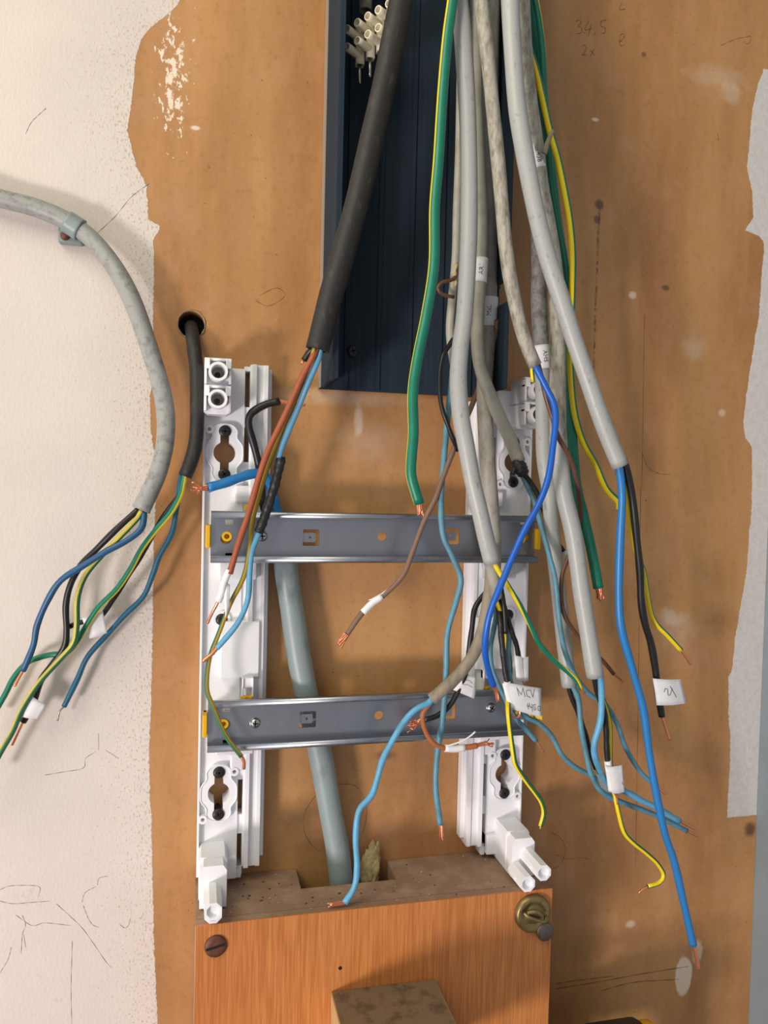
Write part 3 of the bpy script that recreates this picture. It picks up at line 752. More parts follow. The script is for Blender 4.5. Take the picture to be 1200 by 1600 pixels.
    return t
frame_(False, 'white plastic mounting frame beside the black cable, under the left ends of the rails')
frame_(True, 'white plastic mounting frame behind the bundle of grey cables, under the right rail ends')

# ================================================================== DIN rails
def rail(pl, pr, label, screws, tabs, holes_, pads, zoff=0):
    """pl, pr: photo points of the upper left and upper right corners of the front edge"""
    FD, WD = 37, 29.5
    a, b = P(*pl, FD), P(*pr, FD); z1 = (a.z+b.z)/2; x0, x1 = a.x, b.x; z0 = z1-.0352
    t = thing('din_rail', ((x0+x1)/2, -.03, z0), label, 'mounting rail', 'galvanised rails across the white frames')
    T_ = .0011; mb = MB('rail')
    for zz, sgn in ((z1, -1), (z0, 1)):
        zi = zz + sgn*.0048
        prof = []
        for k in range(13):
            a_ = math.pi*k/12; prof.append((-(FD-1.6)*MM - 1.6*MM*math.sin(a_), (zz+zi)/2 + (zz-zi)/2*math.cos(a_)))
        prof = [(-(FD-4.5)*MM, zz)] + prof + [(-(FD-2)*MM, zi)]
        inn = [(y+.0009, zc_+(zq-zc_)*.72) for (y, zq), zc_ in ((p_, (zz+zi)/2) for p_ in prof)][::-1]
        ring = prof + inn; A_ = [mb.bm.verts.new((x0, y, z)) for y, z in ring]; B_ = [mb.bm.verts.new((x1, y, z)) for y, z in ring]
        for k in range(len(ring)): mb.face([A_[k], A_[(k+1) % len(ring)], B_[(k+1) % len(ring)], B_[k]])
        for k in range(len(prof)-1):
            mb.face([A_[k], A_[k+1], A_[-2-k], A_[-1-k]], 0, False); mb.face([B_[k], B_[k+1], B_[-2-k], B_[-1-k]], 0, False)
        lo, hi = sorted((zi-sgn*.0009, zi)); mb.box((x0, -(FD-.5)*MM, lo), (x1, -WD*MM, hi), 0, .0002)
    zm = (z0+z1)/2
    H = []
    for px, py, r in holes_: q = P(px, py, WD); H.append(circ(q.x, zm+(q.z-zm)*1, r*MM, 20))
    for px, py in tabs:
        q = P(px, py, WD); H.append(rrect(q.x-.0058, q.z-.0058, q.x+.0058, q.z+.0058, .001))
    for px, py in pads:
        q = P(px, py, WD); H.append(rect(q.x-.0026, q.z-.0017, q.x+.0026, q.z+.0017))
    mb.plate(rect(x0, z0+.0044, x1, z1-.0044), H, -(WD-1)*MM, -WD*MM)
    body = mb.build('rail_body', t)
    for px, py in tabs:
        q = P(px, py, WD); mb = MB('rail')
        mb.plate(rrect(q.x-.0054, q.z-.0033, q.x+.0036, q.z+.0033, .0012), [circ(q.x-.0006, q.z, .0009, 10)], -(WD-2.6)*MM, -(WD-1.6)*MM)
        mb.box((q.x-.0062, -(WD-1)*MM, q.z-.0033), (q.x-.0054, -(WD-2.6)*MM, q.z+.0033)); mb.build('spring_tab', t)
    for px, py in screws: pan_screw(t, px, py, WD+2.2, .0038, 'zinc', label='shiny cross-head screw', rot=random.uniform(0, 90), L=.0016)
    for xx, s in ((x0, -1), (x1, 1)):
        mb = MB('yclip'); zl = zm
        lo, hi = sorted((xx+s*.0002, xx+s*.0034)); mb.box((lo, -.0335, zl-.0078), (hi, -.0215, zl+.0078), 0, .0006)
        lo, hi = sorted((xx-s*.012, xx+s*.0030)); mb.box((lo, -.0262, zl-.0078), (hi, -.0218, zl+.0078), 0, .0004)
        mb.build('end_clip', t, label='yellow plastic end clip')
        mb = MB('yclip'); q = Vector((xx-s*.0108, 0, zl)); mb.plate(circ(q.x, q.z, .0034, 22), [circ(q.x, q.z, .0018, 16)], -.0262, -.0302); mb.build('clip_eye', t, label='yellow ring in the web hole')
    return t, z0, z1
E1 = [P(353,841,29.5), P(833,838,29.5)]
rail((330,801), (843,804), 'upper of two galvanised slotted rails screwed across the white frames', [(410,838),(775,838)], [(486,840),(706,838)], [(597,838,3.3),(353,842,3.6),(820,839,3.6)], [(358,816),(358,868),(818,816),(818,863)])
rail((325,1098), (832,1076), 'lower of two galvanised slotted rails screwed across the white frames', [(399,1131),(769,1107)], [(481,1124),(700,1112)], [(592,1118,3.3),(352,1132,3.6),(822,1105,3.6)], [(354,1108),(354,1160),(815,1082),(815,1128)])

# ================================================================== cables
def cable(label, loc, cat='cable', group=None, name='electrical_cable'):
    return thing(name, P(*loc), label, cat, group)
BUN = None

# ---- grey cable clipped on the white wall
A_ = [(-60,290,12),(0,310,12),(60,326,12),(115,352,13),(160,392,16),(200,455,20),(232,540,22),(255,620,24),(259,680,26),(247,738,28),(220,797,30)]
t = cable('thick grey cable curving down the white-painted wall with black, blue and earth wires', A_[4])
sheath(t, 'grey_wall', 28, A_)
wire(t, 'blackw', 10, [(222,792,30),(213,799,31),(182,827,30),(151,858,26),(126,884,24),(110,914,22),(103,946,20),(104,988,18),(100,1012,16),(80,1040,13),(63,1065,12),(52,1100,12),(36,1128,12)], [(28,1145,12),(19,1164,11)], 5)
w_ = wire(t, 'gyd', 9, [(222,795,32),(216,808,33),(189,837,33),(158,869,30),(133,900,29),(121,935,29),(120,977,28),(115,1005,26),(94,1030,22),(60,1068,20),(35,1107,18),(20,1142,18),(0,1177,18),(-25,1225,18)], stripe=(35,60,60))
w_ = wire(t, 'blue_dark', 10, [(225,793,30),(225,806,33),(220,827,36),(196,846,38),(165,862,38),(130,884,36),(95,907,34),(74,939,30),(58,977,26),(52,1009,24),(36,1048,22)], [(29,1060,22),(23,1072,22)], 6)
flag(t, [(46,1084,17),(72,1102,17),(58,1124,17),(34,1120,17)], 1.0, name='paper_label')
c = cable('grey plastic cable clamp holding the curved grey cable on the white wall', (115,352,0), 'cable clamp', name='cable_clip')
L = [(104,346,13),(112,349,13),(119,354,13),(126,360,13)]
pts = smooth_path(PP(L), .001); mb = MB('conduit'); R = 35/2*mm_per_px(115,352,13)*MM
mb.tube([pts[0].lerp(pts[-1], k/6) for k in range(7)], R, 22, hollow=.86); q = P(104,366,6); mb.box((q.x-.005, -.009, q.z-.006), (q.x+.010, -.0004, q.z+.010), 0, .001); mb.build('clamp_ring', c)
mb = MB('rust'); q = P(101,368,11); lathe(mb, q, [(.0005, -.001), (.0022, -.001), (.0028, 0), (.0028, .006)], 18); mb.build('clamp_screw', c, label='rusty clamp screw')

# ---- black cable out of the hole
B_ = [(297,508,-18),(299,513,-4),(302,535,8),(307,580,16),(308,640,23),(306,690,25),(298,722,26),(289,744,26)]
t = cable('short black cable coming out of the round wall hole beside the white frame', B_[2])
sheath(t, 'blackc', 22, B_)
wire(t, 'blackw', 8, [(287,742,27),(282,770,27),(266,792,25),(252,811,23),(238,837,21),(222,866,19),(200,900,17),(178,935,16),(155,965,15),(128,972,15),(108,979,15)], [(104,980,15),(100,982,15)], 3, cumat='tin')
wire(t, 'blue_petrol', 8.5, [(284,740,25),(280,765,25),(276,795,24),(268,834,22),(249,869,20),(239,897,18),(224,932,16),(196,960,14),(168,991,13),(137,1026,12),(121,1061,11),(100,1104,11)], [(93,1112,11),(90,1126,10)], 3.5, cumat='tin')
wire(t, 'gye', 9, [(289,740,28),(286,757,30),(281,776,31),(266,802,31),(242,830,30),(221,858,29),(204,889,28),(182,921,26),(154,949,24),(133,981,22),(120,1003,20),(104,1020,16),(80,1023,13),(60,1028,13),(42,1036,12),(22,1058,12),(8,1085,12),(-15,1125,12)], stripe=(-60,58,-75))
flag(t, [(128,966,17),(160,955,20),(166,990,20),(140,998,17)], 1.4)

# ---- conduit with two thick wires
t = cable('grey-green plastic conduit running behind both rails down into the box notch', (440,890,10), 'conduit', name='conduit_pipe')
sheath(t, 'conduit', 37, [(444,830,12),(447,887,13),(456,950,13),(468,1030,14),(482,1100,15),(500,1175,15),(515,1260,15),(527,1325,15),(534,1388,15),(538,1440,15)], name='pipe', hollow=.85)
wire(t, 'blue_mid', 15, [(445,850,14),(440,815,14),(431,790,15),(425,762,19),(412,742,24),(396,740,27),(372,747,30),(350,755,32),(325,762,34)], [(315,762,34),(303,762,35)], 13, 'fray', label='thick blue insulated wire')
wire(t, 'blackw', 12, [(430,850,13),(420,815,14),(410,785,18),(407,740,20),(398,700,22),(389,668,23),(390,650,24),(400,640,25),(418,631,26),(437,627,27)], [(452,630,28),(477,632,30)], 8, 'strand', label='thick black insulated wire')

# ---- thick black cable from the trunking
C_ = [(640,-120,80),(634,-40,80),(627,0,80),(605,110,80),(585,200,80),(562,300,79),(538,390,78),(515,470,77),(496,547,75)]
t = cable('thick black rubber cable hanging diagonally out of the trunking', C_[2])
sheath(t, 'blackc', 38, C_, .75)
wire(t, 'blackw', 10, [(490,543,73),(482,552,70),(475,563,68)], [(471,569,67)], 5, 'strand', label='short black cut-off wire')
w_ = wire(t, 'redbrown', 10, [(496,540,74),(491,553,73),(471,592,68),(445,650,62),(420,702,58),(405,745,56),(387,807,54),(372,852,54),(359,896,52)])
band(w_, [(359,890,52),(353,903,51),(349,915,50),(346,928,49),(341,940,48)], 9, extra=.3, label='white paper sleeve')
flag(w_, [(349,905,50),(359,914,51),(358,952,50),(352,967,50)], .5)
copper(w_, [(341,940,48),(333,955,46),(324,974,45)], 'solid', 6)
w_ = wire(t, 'blue_light', 9, [(501,540,74),(499,557,71),(482,597,66),(467,635,60),(452,670,56),(438,707,52),(428,755,49),(416,797,48),(404,834,47),(394,860,47),(390,895,46),(387,937,45),(371,974,44),(339,1013,42)], [(330,1023,42),(317,1033,42)], 8)
q = [(439,717,52),(430,755,50.5),(417,797,48.5),(404,832,47)]
pts = smooth_path(PP(q), .0012); mb = MB('tape'); R = 15/2*mm_per_px(430,760,50)*MM
mb.tube(pts, lambda s: R*(1+.07*math.sin(s*60)+.05*math.sin(s*23)), 14); a = P(444,718,51); mb.tube([pts[0], pts[0].lerp(a, .5), a], R*.55, 8); mb.build('black_tape', w_, label='black insulating tape wound on the blue wire')
wire(t, 'gyo', 7.5, [(492,542,76),(486,562,70),(474,592,65),(455,640,58),(442,668,54),(421,722,51),(405,775,49),(394,817,47),(388,870,46),(379,906,45),(360,943,44),(341,992,41),(327,1030,40),(323,1074,40),(331,1100,40),(352,1148,40),(377,1182,40)], [(381,1190,40),(381,1201,39)], 7, stripe=(50,62,-130), label='green and yellow striped wire')

# ---- loose thick earth cable
E_ = [(716,-120,100),(711,-40,100),(707,0,100),(699,60,100),(691,153,101),(685,249,102),(679,326,102),(678,412,103),(667,487,103),(652,562,104),(645,615,104),(646,675,103),(643,715,102),(643,745,101),(655,787,100)]
t = cable('thick green earth cable with yellow stripe hanging alone over the empty trunking', E_[3], 'earth cable', name='earth_cable')
pts = smooth_path(PP(E_), .003); R = wpx(E_, 17); mb = MB('green', 'yellow')
mb.tube(pts, R, 20, stripe=(1, 88, 42, 30)); mb.build('insulation', t)
copper(t, [(655,785,100),(657,806,99)], 'strand', 13)

# ---- bundle, back layers first
GB = 'grey cables of the bundle hanging out of the trunking'
# taped olive cable
I_ = [(748,-120,54),(746,-40,54),(744,60,54),(744,172,54),(748,260,54),(752,345,54),(750,420,54),(746,500,54),(748,560,55),(761,605,55),(780,650,53),(796,683,50),(811,722,50)]
t = cable('olive-grey cable ending in black tape over the upper keyhole of the frame', I_[4], group=GB)
s_ = sheath(t, 'grey_olive', 21, I_)
band(s_, [(751.5,404,54),(750,425,54),(749,442,54)], 22, text='AR1', a0=10, size=4.6, flip=-1, copies=2, gap=75, label='white wrap-round cable marker reading AR1')
mb = MB('tape'); pts = smooth_path(PP([(806,718,50),(812,730,51),(819,742,51)]), .001); R = wpx([(812,730,51)], 20)
mb.tube(pts, lambda s: R*(.8+.35*math.sin(s*3.1)+.08*math.sin(s*30)), 12); pts2 = smooth_path(PP([(812,728,52),(804,733,53),(801,742,53)]), .001); mb.tube(pts2, R*.35, 7); mb.build('black_tape', t, label='ragged black tape')
w_ = wire(t, 'blackw', 8, [(815,738,51),(828,752,50),(840,773,49),(853,807,48),(868,843,47),(884,866,47)], [(887,870,47),(892,878,46)], 3)
band(w_, [(880,861,47),(884,868,47),(889,878,46)], 9, label='white paper sleeve', extra=.3)
wire(t, 'blue_teal', 8, [(814,738,50),(822,756,48),(833,780,46),(843,813,55),(856,860,66),(867,903,70),(872,950,70),(876,985,69),(884,1022,67),(900,1058,68),(922,1085,68),(945,1100,66),(964,1131,62),(978,1169,58),(999,1204,55),(1015,1220,55),(1026,1229,55)], [(1032,1234,55),(1039,1240,55)], 5)
# flat grey cable with MaL marker
J_ = [(772,-120,40),(770,-40,40),(768,60,40),(766,200,40),(765,330,40),(765,400,40),(762,520,40),(757,610,42),(760,690,45),(766,780,47),(771,860,47),(768,936,46)]
t = cable('pale grey cable behind the others ending over the right frame below the upper rail', J_[6], group=GB)
s_ = sheath(t, 'grey_pale', 25, J_)
band(s_, [(765,465,40),(764,490,40),(763,511,40)], 26, text='MaL', a0=20, size=4.6, flip=-1, label='white printed cable marker reading MaL')
w_ = wire(t, 'blackw', 8.5, [(766,915,46),(760,925,48),(749,938,49),(741,954,50),(737,985,50),(733,1015,49),(728,1050,47),(718,1075,45),(706,1098,44),(697,1108,43),(682,1119,43),(662,1125,43)], [(655,1128,43),(640,1133,43)], 10, 'fray')
flag(w_, [(708,1078,46),(727,1052,47),(745,1060,47),(741,1092,45)], 1.0, strokes=[[(.45,.2),(.55,.5),(.5,.8)],[(.7,.15),(.75,.5),(.68,.75)]], sw=.25)
w_ = wire(t, 'tape', 9.5, [(771,925,50),(776,940,54),(781,965,57),(783,992,58),(786,1020,58),(789,1045,57),(793,1066,57),(800,1090,57)], label='black wire wound with shiny tape')
flag(w_, [(787,1065,59),(846,1076,58),(848,1122,58),(797,1107,59)], 1.2, strokes=[
    [(.33,.42),(.30,.12),(.40,.36),(.47,.08),(.50,.40)], [(.66,.12),(.55,.16),(.56,.36),(.66,.38)], [(.68,.10),(.74,.36),(.80,.06)],
    [(.52,.72),(.60,.70)], [(.55,.62),(.56,.82)], [(.60,.60),(.62,.74),(.70,.72)], [(.69,.60),(.69,.88)], [(.82,.60),(.74,.62),(.75,.80),(.81,.78),(.80,.66)], [(.95,.62),(.88,.64),(.88,.78),(.96,.78),(.96,.62)]], label='white paper label with handwriting MCV')
mb = MB('paper'); pts = smooth_path(PP([(791,1066,58),(796,1086,58),(802,1105,58)]), .001); mb.tube(pts, wpx([(796,1086,58)], 14), 12, squash=.5); mb.build('paper_label', w_, label='paper wrapped round the wire')
mb = MB('yscrap'); L = PP([(834,1116,57.2),(847,1119,57.2),(847,1125,57.2),(838,1122,57.2)]); mb.face([mb.bm.verts.new(p) for p in L], 0, False); mb.face([mb.bm.verts.new(p+Vector((0,.0003,0))) for p in L], 0, False); mb.build('label_backing', w_, label='yellow corner of the backing')
pts = smooth_path(PP([(799,1104,58),(798,1113,58),(803,1121,57),(811,1119,57),(812,1110,57),(806,1106,57)]), .0006); mb = MB('copper'); mb.tube(pts, .0009, 8); mb.build('copper_loop', w_, label='bent bare copper end')
w_ = wire(t, 'blackw', 8, [(772,925,46),(780,930,52),(787,945,55),(793,965,56),(800,988,55),(807,1008,54),(811,1030,53)])
flag(w_, [(804,1024,54),(816,1026,55),(820,1065,54),(807,1064,54)], .6, label='white paper wrapped round the wire')
flag(w_, [(815,1028,53.5),(826,1026,53),(826,1064,53),(818,1065,53.5)], .3)
pts = smooth_path(PP([(816,1062,53),(819,1070,53),(818,1076,53),(814,1072,53)]), .0006); mb = MB('copper'); mb.tube(pts, .0007, 7); mb.build('copper_loop', w_, label='bent bare copper end')
wire(t, 'blue_teal', 8, [(770,925,46),(775,960,50),(771,985,50),(766,1015,50),(768,1040,51),(775,1062,51),(788,1089,51),(803,1118,50),(820,1138,50),(838,1158,50)], [(843,1166,50),(849,1175,50)], 5, label='dusty teal blue wire with short copper end')
wire(t, 'blue_teal', 8, [(774,925,46),(785,950,50),(795,981,52),(794,1024,52),(796,1055,52),(806,1095,52),(820,1118,50),(842,1130,50),(862,1150,49),(877,1178,49),(895,1196,48),(918,1209,47),(940,1222,46)])
# tan cable curving to the left
K_ = [(768,860,56),(767,905,60),(762,943,62),(753,988,64),(739,1024,64),(716,1055,63),(697,1073,62),(674,1093,61)]
t = cable('tan-grey flat cable curving left across the lower rail with light blue and brown wires', K_[3], group=GB)
sheath(t, 'tan_sheath', 19, K_, .8)
wire(t, 'blue_light', 10, [(678,1088,61),(670,1098,61),(655,1105,62),(642,1115,62),(626,1136,61),(609,1165,60),(597,1190,60),(582,1240,60),(561,1267,60),(556,1311,60),(558,1353,60),(554,1385,60),(539,1410,60)], [(528,1412,60),(512,1414,60)], 8, 'strand')
w_ = wire(t, 'orange', 8, [(676,1090,61),(670,1101,60),(661,1113,59),(661,1130,57),(668,1149,55),(680,1163,54),(697,1170,53)])
band(w_, [(695,1169,53),(710,1170,53),(726,1168,53)], 9, extra=.5, label='white paper sleeve')
mb = MB('paper'); pts = smooth_path(PP([(698,1166,54),(722,1158,54),(735,1150,54),(743,1143,54)]), .001); mb.tube(pts, .0007, 6, squash=.4); mb.build('paper_strip', w_, label='curled strip of white paper')
pts = smooth_path(PP([(724,1168,53),(735,1167,53),(745,1165,53)]), .001); mb = MB('orange'); mb.tube(pts, wpx([(735,1167,53)], 9), 10); mb.build('wire_end', w_)
copper(w_, [(744,1165,53),(755,1162,53),(770,1158,53)], 'fray', 8)
# pale cable behind the big ones with black, light blue wires and brown pigtail
P_ = [(722,-120,62),(722,0,62),(720,120,62),(717,250,60),(714,330,57),(712,400,54),(706,470,51),(703,520,52),(709,570,52)]
t = cable('thin pale cable mostly hidden behind the leftmost thick grey cable', (710,430,50), group=GB)
sheath(t, 'grey_olive', 13, P_)
wire(t, 'blackw', 7.5, [(708,530,58),(700,543,60),(692,557,62),(687,587,62),(689,630,62),(699,662,62),(708,686,62),(716,704,60)], label='black wire bowed out to one side')
wire(t, 'blue_teal', 9.5, [(709,560,54),(704,610,56),(700,645,56),(697,680,56),(693,725,56),(689,780,56),(692,834,56),(707,870,55),(720,905,54),(712,942,52),(699,990,50),(697,1050,48),(692,1120,46),(683,1180,44),(681,1232,44),(688,1288,44)], [(689,1300,44),(690,1313,44)], 8, 'strand', label='long dusty light blue wire')
w_ = wire(t, 'brown', 6, [(713,415,57),(712,432,58),(704,438,60),(691,441,61),(684,450,61),(691,460,60),(709,464,58)], label='curled brown pigtail wire')
mb = MB('foam'); mb.tube(smooth_path(PP([(713,412,58),(711,428,58),(712,447,58)]), .0008), lambda s: .0011*(1+.4*math.sin(s*17)), 7); mb.build('frayed_sleeve', w_, label='torn pale sleeve end')
w_ = wire(t, 'brown_grey', 8.5, [(776,500,47),(773,540,40),(764,572,34),(752,595,33),(738,632,40),(718,680,56),(704,715,58),(690,752,58),(680,780,57),(662,816,56),(644,864,56),(629,900,56),(600,930,55),(575,948,54),(559,967,54),(542,992,54)], None, label='long faded brown wire ending left of the bundle')
band(w_, [(597,932,55),(582,942,54.5),(567,957,54)], 9, extra=.4, label='white paper sleeve'); flag(w_, [(575,938,55.5),(600,925,55.5),(609,917,55.5),(590,938,55.5)], .4)
copper(w_, [(542,990,54),(537,998,54),(530,1010,54)], 'strand', 12)

# darker cable L2
L2 = [(822,-120,52),(828,100,52),(836,250,53),(842,387,55),(842,475,55),(845,540,54),(848,610,54),(850,710,54),(858,767,54),(862,830,54),(870,900,54),(880,990,54),(889,1072,54)]
t = cable('grey cable with dark worn upper part ending beside two light blue and black wires', L2[4], group=GB)
s_ = sheath(t, 'grey_dark', 25, L2[:6]+[(846,560,54)], label='dark worn upper length of sheath')
sheath(t, 'grey', 24, [(846,556,54)]+L2[6:], label='lighter lower length of sheath')
band(s_, [(844,540,54.5),(846,560,54.5),(848,577,54.5)], 26, text='AH5', a0=-2, size=4.6, flip=1, label='white printed cable marker reading AH5')
w_ = wire(t, 'blackw', 8, [(888,1065,54),(892,1086,53),(903,1113,52),(914,1145,51),(923,1178,50),(934,1208,50)])
flag(w_, [(929,1203,51),(938,1203,52),(957,1243,52),(944,1243,51)], .3, label='white paper wrapped round the wire')
copper(w_, [(934,1208,50),(948,1240,50),(953,1250,50),(962,1264,50)], 'solid', 4)
wire(t, 'blue_teal', 8.5, [(892,1065,56),(896,1074,57),(904,1094,58),(908,1138,58),(915,1173,57),(923,1208,56),(934,1230,56),(948,1243,55),(968,1252,53),(1000,1264,52),(1027,1275,51),(1073,1298,50)], [(1081,1302,50),(1090,1306,50)], 5)
# L1, marker AR38
L1 = [(812,-120,86),(816,0,86),(821,90,84),(828,160,83),(837,226,82),(845,290,81),(856,350,80),(864,400,79),(869,450,79),(871,520,79),(871,600,80),(872,690,81),(880,765,82),(896,835,82),(908,920,82),(919,990,82),(930,1057,82)]
t = cable('long thick grey cable with AR38 marker reaching past the lower rail beside the bundle', L1[6], group=GB)
s_ = sheath(t, 'grey_worn', 27, L1[:12], .8, taper=.82, label='worn upper length of sheath', )
sheath(t, 'grey', 27, [(871,680,81)]+L1[12:], .8, label='cleaner lower length of sheath')
band(s_, [(836,227,82),(839,246,82),(842,264,82)], 22, text='AR38', a0=12, size=4.3, flip=1, copies=2, gap=62, label='white printed cable marker reading AR38')
w_ = wire(t, 'blackw', 9, [(927,1050,82),(930,1065,81),(935,1087,78),(943,1108,75),(947,1138,73),(948,1170,71),(950,1195,70)])
band(w_, [(949,1188,70),(952,1205,70),(956,1235,69)], 10, label='white paper sleeve', extra=.3)
flag(w_, [(945,1198,73),(973,1196,73),(977,1238,72),(957,1240,72)], .8, strokes=[[(.85,.62),(.92,.72),(.97,.7)]])
copper(w_, [(958,1236,69),(963,1244,69),(965,1256,69)], 'solid', 4)
wire(t, 'blue_light', 10, [(936,1050,83),(938,1060,83),(940,1092,81),(938,1127,79),(930,1155,77),(928,1172,75),(932,1190,72),(943,1215,64),(958,1230,58),(980,1238,57),(1003,1251,57),(1022,1260,57),(1062,1283,57)], [(1072,1288,57),(1085,1294,57)], 6)
wire(t, 'gy', 7, [(932,1050,80),(938,1080,75),(947,1105,71),(953,1131,68),(954,1159,66),(954,1190,66),(957,1225,66),(961,1243,67),(966,1268,67),(975,1300,66),(990,1317,66),(1010,1333,66),(1027,1349,66),(1037,1367,66),(1030,1379,66),(1012,1385,66)], [(1004,1390,66),(998,1395,66)], 5, stripe=(45,65,10))

# earth wires beside the bundle
O1 = [(824,-120,66),(826,-20,66),(832,40,66),(842,90,65),(847,153,64),(852,211,63),(861,268,62),(868,330,62),(876,385,61),(884,450,61),(888,520,61),(888,600,62),(892,655,63),(896,710,64),(901,760,64),(912,805,66),(921,845,70),(928,880,74),(935,919,76)]
t = cable('thick dark green earth cable ending in a frayed copper tip right of the bundle', O1[8], 'earth cable', name='earth_cable')
pts = smooth_path(PP(O1), .003); R = wpx(O1, 16); mb = MB('green', 'yellow'); mb.tube(pts, R, 18, stripe=(1, 112, 42, 40)); mb.build('insulation', t)
copper(t, [(935,917,76),(938,938,75)], 'strand', 13)
O2 = [(800,-120,80),(806,-20,80),(813,25,80),(825,69,80),(839,115,80),(848,153,80),(860,207,79),(872,249,79),(884,307,78),(891,350,77),(895,399,76),(894,462,75),(891,540,73),(893,600,72),(899,650,70),(912,692,66),(930,725,60),(947,763,54),(966,784,50),(967,797,50)]
t = cable('thin yellow and green earth wire swinging out right of the bundle', O2[9], 'earth wire', name='earth_wire')
pts = smooth_path(PP(O2), .003); R = wpx(O2, 11); mb = MB('green', 'yellow'); mb.tube(pts, R, 14, stripe=(1, 52, 58, 0)); mb.build('insulation', t)
O3 = [(836,-120,78),(835,-20,78),(842,30,78),(848,80,76),(850,130,73),(853,175,71),(858,230,70),(862,290,70),(872,350,69),(882,400,69),(888,450,69),(889,500,68)]
t = cable('bright yellow and green earth wire twisting along the right edge of the bundle', O3[4], 'earth wire', name='earth_wire')
pts = smooth_path(PP(O3), .003); R = wpx(O3, 10); mb = MB('green', 'yellow'); mb.tube(pts, R, 14, stripe=(1, -30, 55, -200)); mb.build('insulation', t)

# big front-left grey
F__ = [(712,-120,90),(716,-20,90),(722,40,90),(727,115,90),(731,192,90),(733,300,90),(731,400,90),(726,487,90),(719,545,90),(716,595,90),(720,650,90),(729,700,90),(738,750,89),(750,800,88),(759,840,86),(769,879,84)]
t = cable('leftmost thick grey cable of the bundle ending just below the upper rail', F__[5], group=GB)
sheath(t, 'grey', 27, F__)
wire(t, 'grey_olive', 19, [(764,868,84),(770,895,80),(774,920,76),(775,932,73)], [(776,940,72)], 8, label='grey inner sleeve with a torn end', cumat='copper', kind='strand')
wire(t, 'gye', 8, [(770,870,86),(775,885,87),(793,914,86),(811,943,84),(831,981,80),(843,1006,78),(865,1031,76),(885,1048,75),(900,1062,75),(908,1076,74)], [(911,1080,74),(914,1082,74)], 4, stripe=(20,88,280))
wire(t, 'gy', 8, [(772,930,66),(783,960,54),(792,1000,47),(797,1046,47),(794,1080,50),(794,1110,62),(797,1141,62),(802,1177,62),(806,1195,62),(820,1217,61),(836,1238,61),(846,1253,61),(850,1270,60),(845,1291,60)], [(844,1295,60)], 4, stripe=(30,50,60))
wire(t, 'blackw', 7.5, [(770,872,82),(779,900,70),(785,930,62),(788,955,60),(790,990,60)], None)
# worn centre grey
G__ = [(742,-120,98),(748,-40,98),(754,20,98),(762,90,98),(770,170,98),(779,260,98),(785,330,98),(790,385,98),(798,440,98),(812,505,97),(825,545,96),(836,571,95)]
t = cable('worn grey cable ending above the right frame with bright blue and brown wires', G__[6], group=GB)
sheath(t, 'grey_worn', 22, G__)
w_ = wire(t, 'blue', 10.5, [(834,564,96),(837,573,97),(852,603,98),(865,630,99),(868,655,99),(865,690,99),(857,745,99),(843,785,100),(820,828,102),(803,865,103),(785,908,103),(768,950,100),(760,985,97),(758,1020,92),(764,1050,86),(771,1071,82)], [(775,1080,81),(778,1096,80)], 8, 'strand')
wire(t, 'gye', 6, [(831,566,95),(831,580,95),(833,597,95)], None, stripe=(60,60,0), label='short cut-off green and yellow wire')
wire(t, 'brown', 7, [(840,565,95),(845,585,95),(853,620,95),(862,650,94),(873,684,93),(888,710,91),(899,742,85),(906,783,72),(906,820,67),(897,850,66),(886,876,67),(878,900,67),(877,932,67),(880,955,67),(888,973,66),(904,995,64),(925,1018,62),(943,1034,62),(959,1053,62)], [(966,1058,62),(976,1066,61)], 6, 'strand')
# front right grey
H__ = [(792,-120,108),(796,-40,108),(798,20,108),(802,90,108),(808,165,108),(818,230,108),(831,300,107),(843,355,106),(858,410,105),(876,465,104),(896,528,103),(919,595,102),(938,650,101),(954,692,100),(969,728,100)]
t = cable('thick light grey cable in front, slanting right to blue and black wires', H__[6], group=GB)
sheath(t, 'grey', 28, H__)
wire(t, 'blue_mid', 12, [(964,718,100),(968,735,99),(972,777,96),(969,843,92),(967,927,88),(971,982,86),(988,1045,84),(1005,1108,82),(1014,1173,80),(1024,1232,79),(1038,1299,78),(1053,1345,77),(1067,1405,76),(1083,1476,75)], [(1087,1490,75),(1091,1513,74)], 8)
w_ = wire(t, 'blackw', 11.5, [(974,718,99),(979,735,97),(988,777,93),(995,843,88),(1000,893,84),(1002,940,80),(1008,975,77),(1017,1005,74),(1024,1045,71),(1028,1080,69),(1034,1119,67)], [(1038,1130,67),(1046,1155,66)], 7)
flag(w_, [(1020,1060,74),(1065,1062,73),(1075,1100,73),(1026,1102,74)], 1.6, strokes=[[(.26,.48),(.32,.34),(.39,.38),(.37,.60),(.44,.60),(.56,.34)],[(.50,.26),(.66,.70)]], sw=.4, label='white paper flag label with a handwritten number')
wire(t, 'gye', 8, [(972,718,97),(977,750,92),(983,800,86),(988,840,82),(996,870,77),(1006,893,73),(1012,930,71),(1018,960,70),(1027,977,70),(1042,992,70),(1064,1016,69)], [(1071,1025,69),(1079,1037,68)], 6, stripe=(50,65,0))
# frayed strip on the AR38 cable
t = cable('short frayed tan scrap of sheath caught between the grey and earth wires', (858,215,90), 'cable scrap', name='sheath_scrap')
mb = MB('tan_sheath', 'copper'); mb.tube(smooth_path(PP([(850,240,92),(856,222,92),(864,203,92)]), .001), lambda s: .0022*(1-.45*s), 7, squash=.4); mb.build('strip', t)
# dark blue-grey spare cable at the back right of the trunking
t = cable('dark grey cable deep in the trunking behind the worn grey cable', (786,60,25), group=GB)
sheath(t, 'grey_dark', 13, [(790,-120,22),(786,0,22),(782,120,22),(779,260,22),(777,380,22),(776,450,24)])

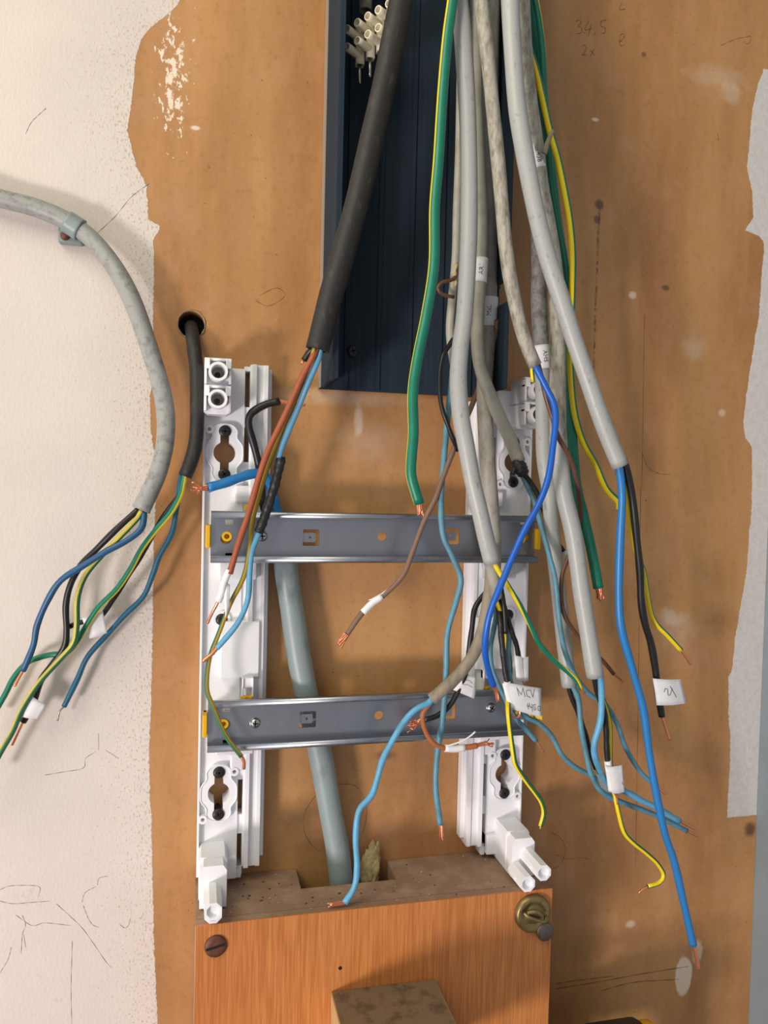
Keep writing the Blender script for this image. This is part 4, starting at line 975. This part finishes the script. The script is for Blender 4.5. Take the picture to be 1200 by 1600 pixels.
# ================================================================== connector strip inside the trunking
o = P(575, 70, 38)
t = thing('connector_strip', o, 'cream white screw connector strip hanging inside the top of the trunking', 'connector strip')
for k in range(-1, 4):
    dd = 44 + 2.0*k; mb = MB('cream')
    ends = []
    for yy in (35, 63):
        a_ = P(558+16.3*k, yy-10*k, dd+4); b_ = P(558+16.3*k+20, yy-10*k+15, dd-6)
        mb.tube([a_+(b_-a_)*(1-q_/4) for q_ in range(5)], 6.4*mm_per_px(560, 50, 48)*MM, 18, hollow=.74); ends.append(b_)
    u_, l_ = ends; dn = (l_-u_)
    mb.tube([u_-dn*.62, u_, l_, l_+dn*.52], .0040, 4, hollow=.75, phase=45)
    tw = mb.build('terminal', t)
    mb = MB('steel_tip'); e = l_+dn*.45; mb.tube([e-dn*.1, e+dn*.5, e+dn*1.1], .0011, 12); mb.build('contact_pin', tw, label='steel pin')
t = cable('short grey-brown cable stub above the cream connector strip', (571,10,30))
sheath(t, 'grey_dark', 21, [(574,-120,28),(572,-40,28),(571,0,28),(571,17,28)])

# ================================================================== cordless drill at the lower edge
q = P(975, 1586, 60)
cx, cz, yd = q.x, q.z-.035, -.060
t = thing('cordless_drill', (cx, yd, ZC-.59), 'black and yellow cordless drill standing under the right end of the wooden box', 'drill')
def lathe_x(mb, x0, prof, mi=0, n=28):
    rings = []
    for dx, rr in prof: rings.append([mb.bm.verts.new((x0+dx, yd+rr*math.cos(2*math.pi*k/n), cz+rr*math.sin(2*math.pi*k/n))) for k in range(n)])
    mb.face(list(reversed(rings[0])), mi)
    for a, b in zip(rings, rings[1:]):
        for k in range(n): mb.face([a[k], a[(k+1) % n], b[(k+1) % n], b[k]], mi)
    mb.face(rings[-1], mi)
M['drill_y'] = mat('drill_yellow', (214,160,10), .45); M['drill_b'] = mat('drill_black', (34,32,32), .5)
xs = P(905, 1590, 60).x; xe = P(1006, 1590, 60).x
mb = MB('drill_b'); lathe_x(mb, xs-.008, [(-.018,.006),(-.016,.011),(-.006,.017),(.006,.020),(.008,.020)]); mb.build('chuck', t)
mb = MB('drill_b', 'drill_y'); lathe_x(mb, xs-.004, [(0,.021),(.002,.0245),(.012,.0255),(.014,.023)])
for k in range(12):
    a = 2*math.pi*k/12; p = Vector((xs+.003, yd+.0245*math.cos(a), cz+.0245*math.sin(a))); mb.tube([p-Vector((.004,0,0)), p, p+Vector((.004,0,0))], .0022, 6, 1 if k % 3 == 0 else 0)
mb.build('torque_collar', t, label='torque ring with yellow marks')
mb = MB('drill_b'); lathe_x(mb, xs+.010, [(0,.0245),(.004,.0262),(xe-xs-.012,.0262),(xe-xs-.010,.025)]); mb.build('gear_housing', t)
mb = MB('drill_y'); lathe_x(mb, xe, [(0,.0225),(.003,.0235),(.010,.0235),(.014,.020),(.017,.013)]); mb.build('motor_housing', t, label='yellow motor housing')
mb = MB('drill_b'); hx = xe+.004; mb.tube([Vector((hx-.004, yd, cz-.015)), Vector((hx, yd, cz-.06)), Vector((hx+.004, yd, cz-.115))], lambda s: .0185-.002*math.sin(s*3), 16); mb.build('handle', t)
mb = MB('drill_b', 'drill_y'); zb_ = ZC-.5898; mb.box((hx-.045, yd-.035, zb_), (hx+.035, yd+.035, zb_+.045), 0, .006); mb.box((hx-.040, yd-.030, cz-.118 if cz-.118 > zb_+.045 else zb_+.044), (hx+.030, yd+.030, zb_+.062), 1, .004); mb.build('battery_pack', t)
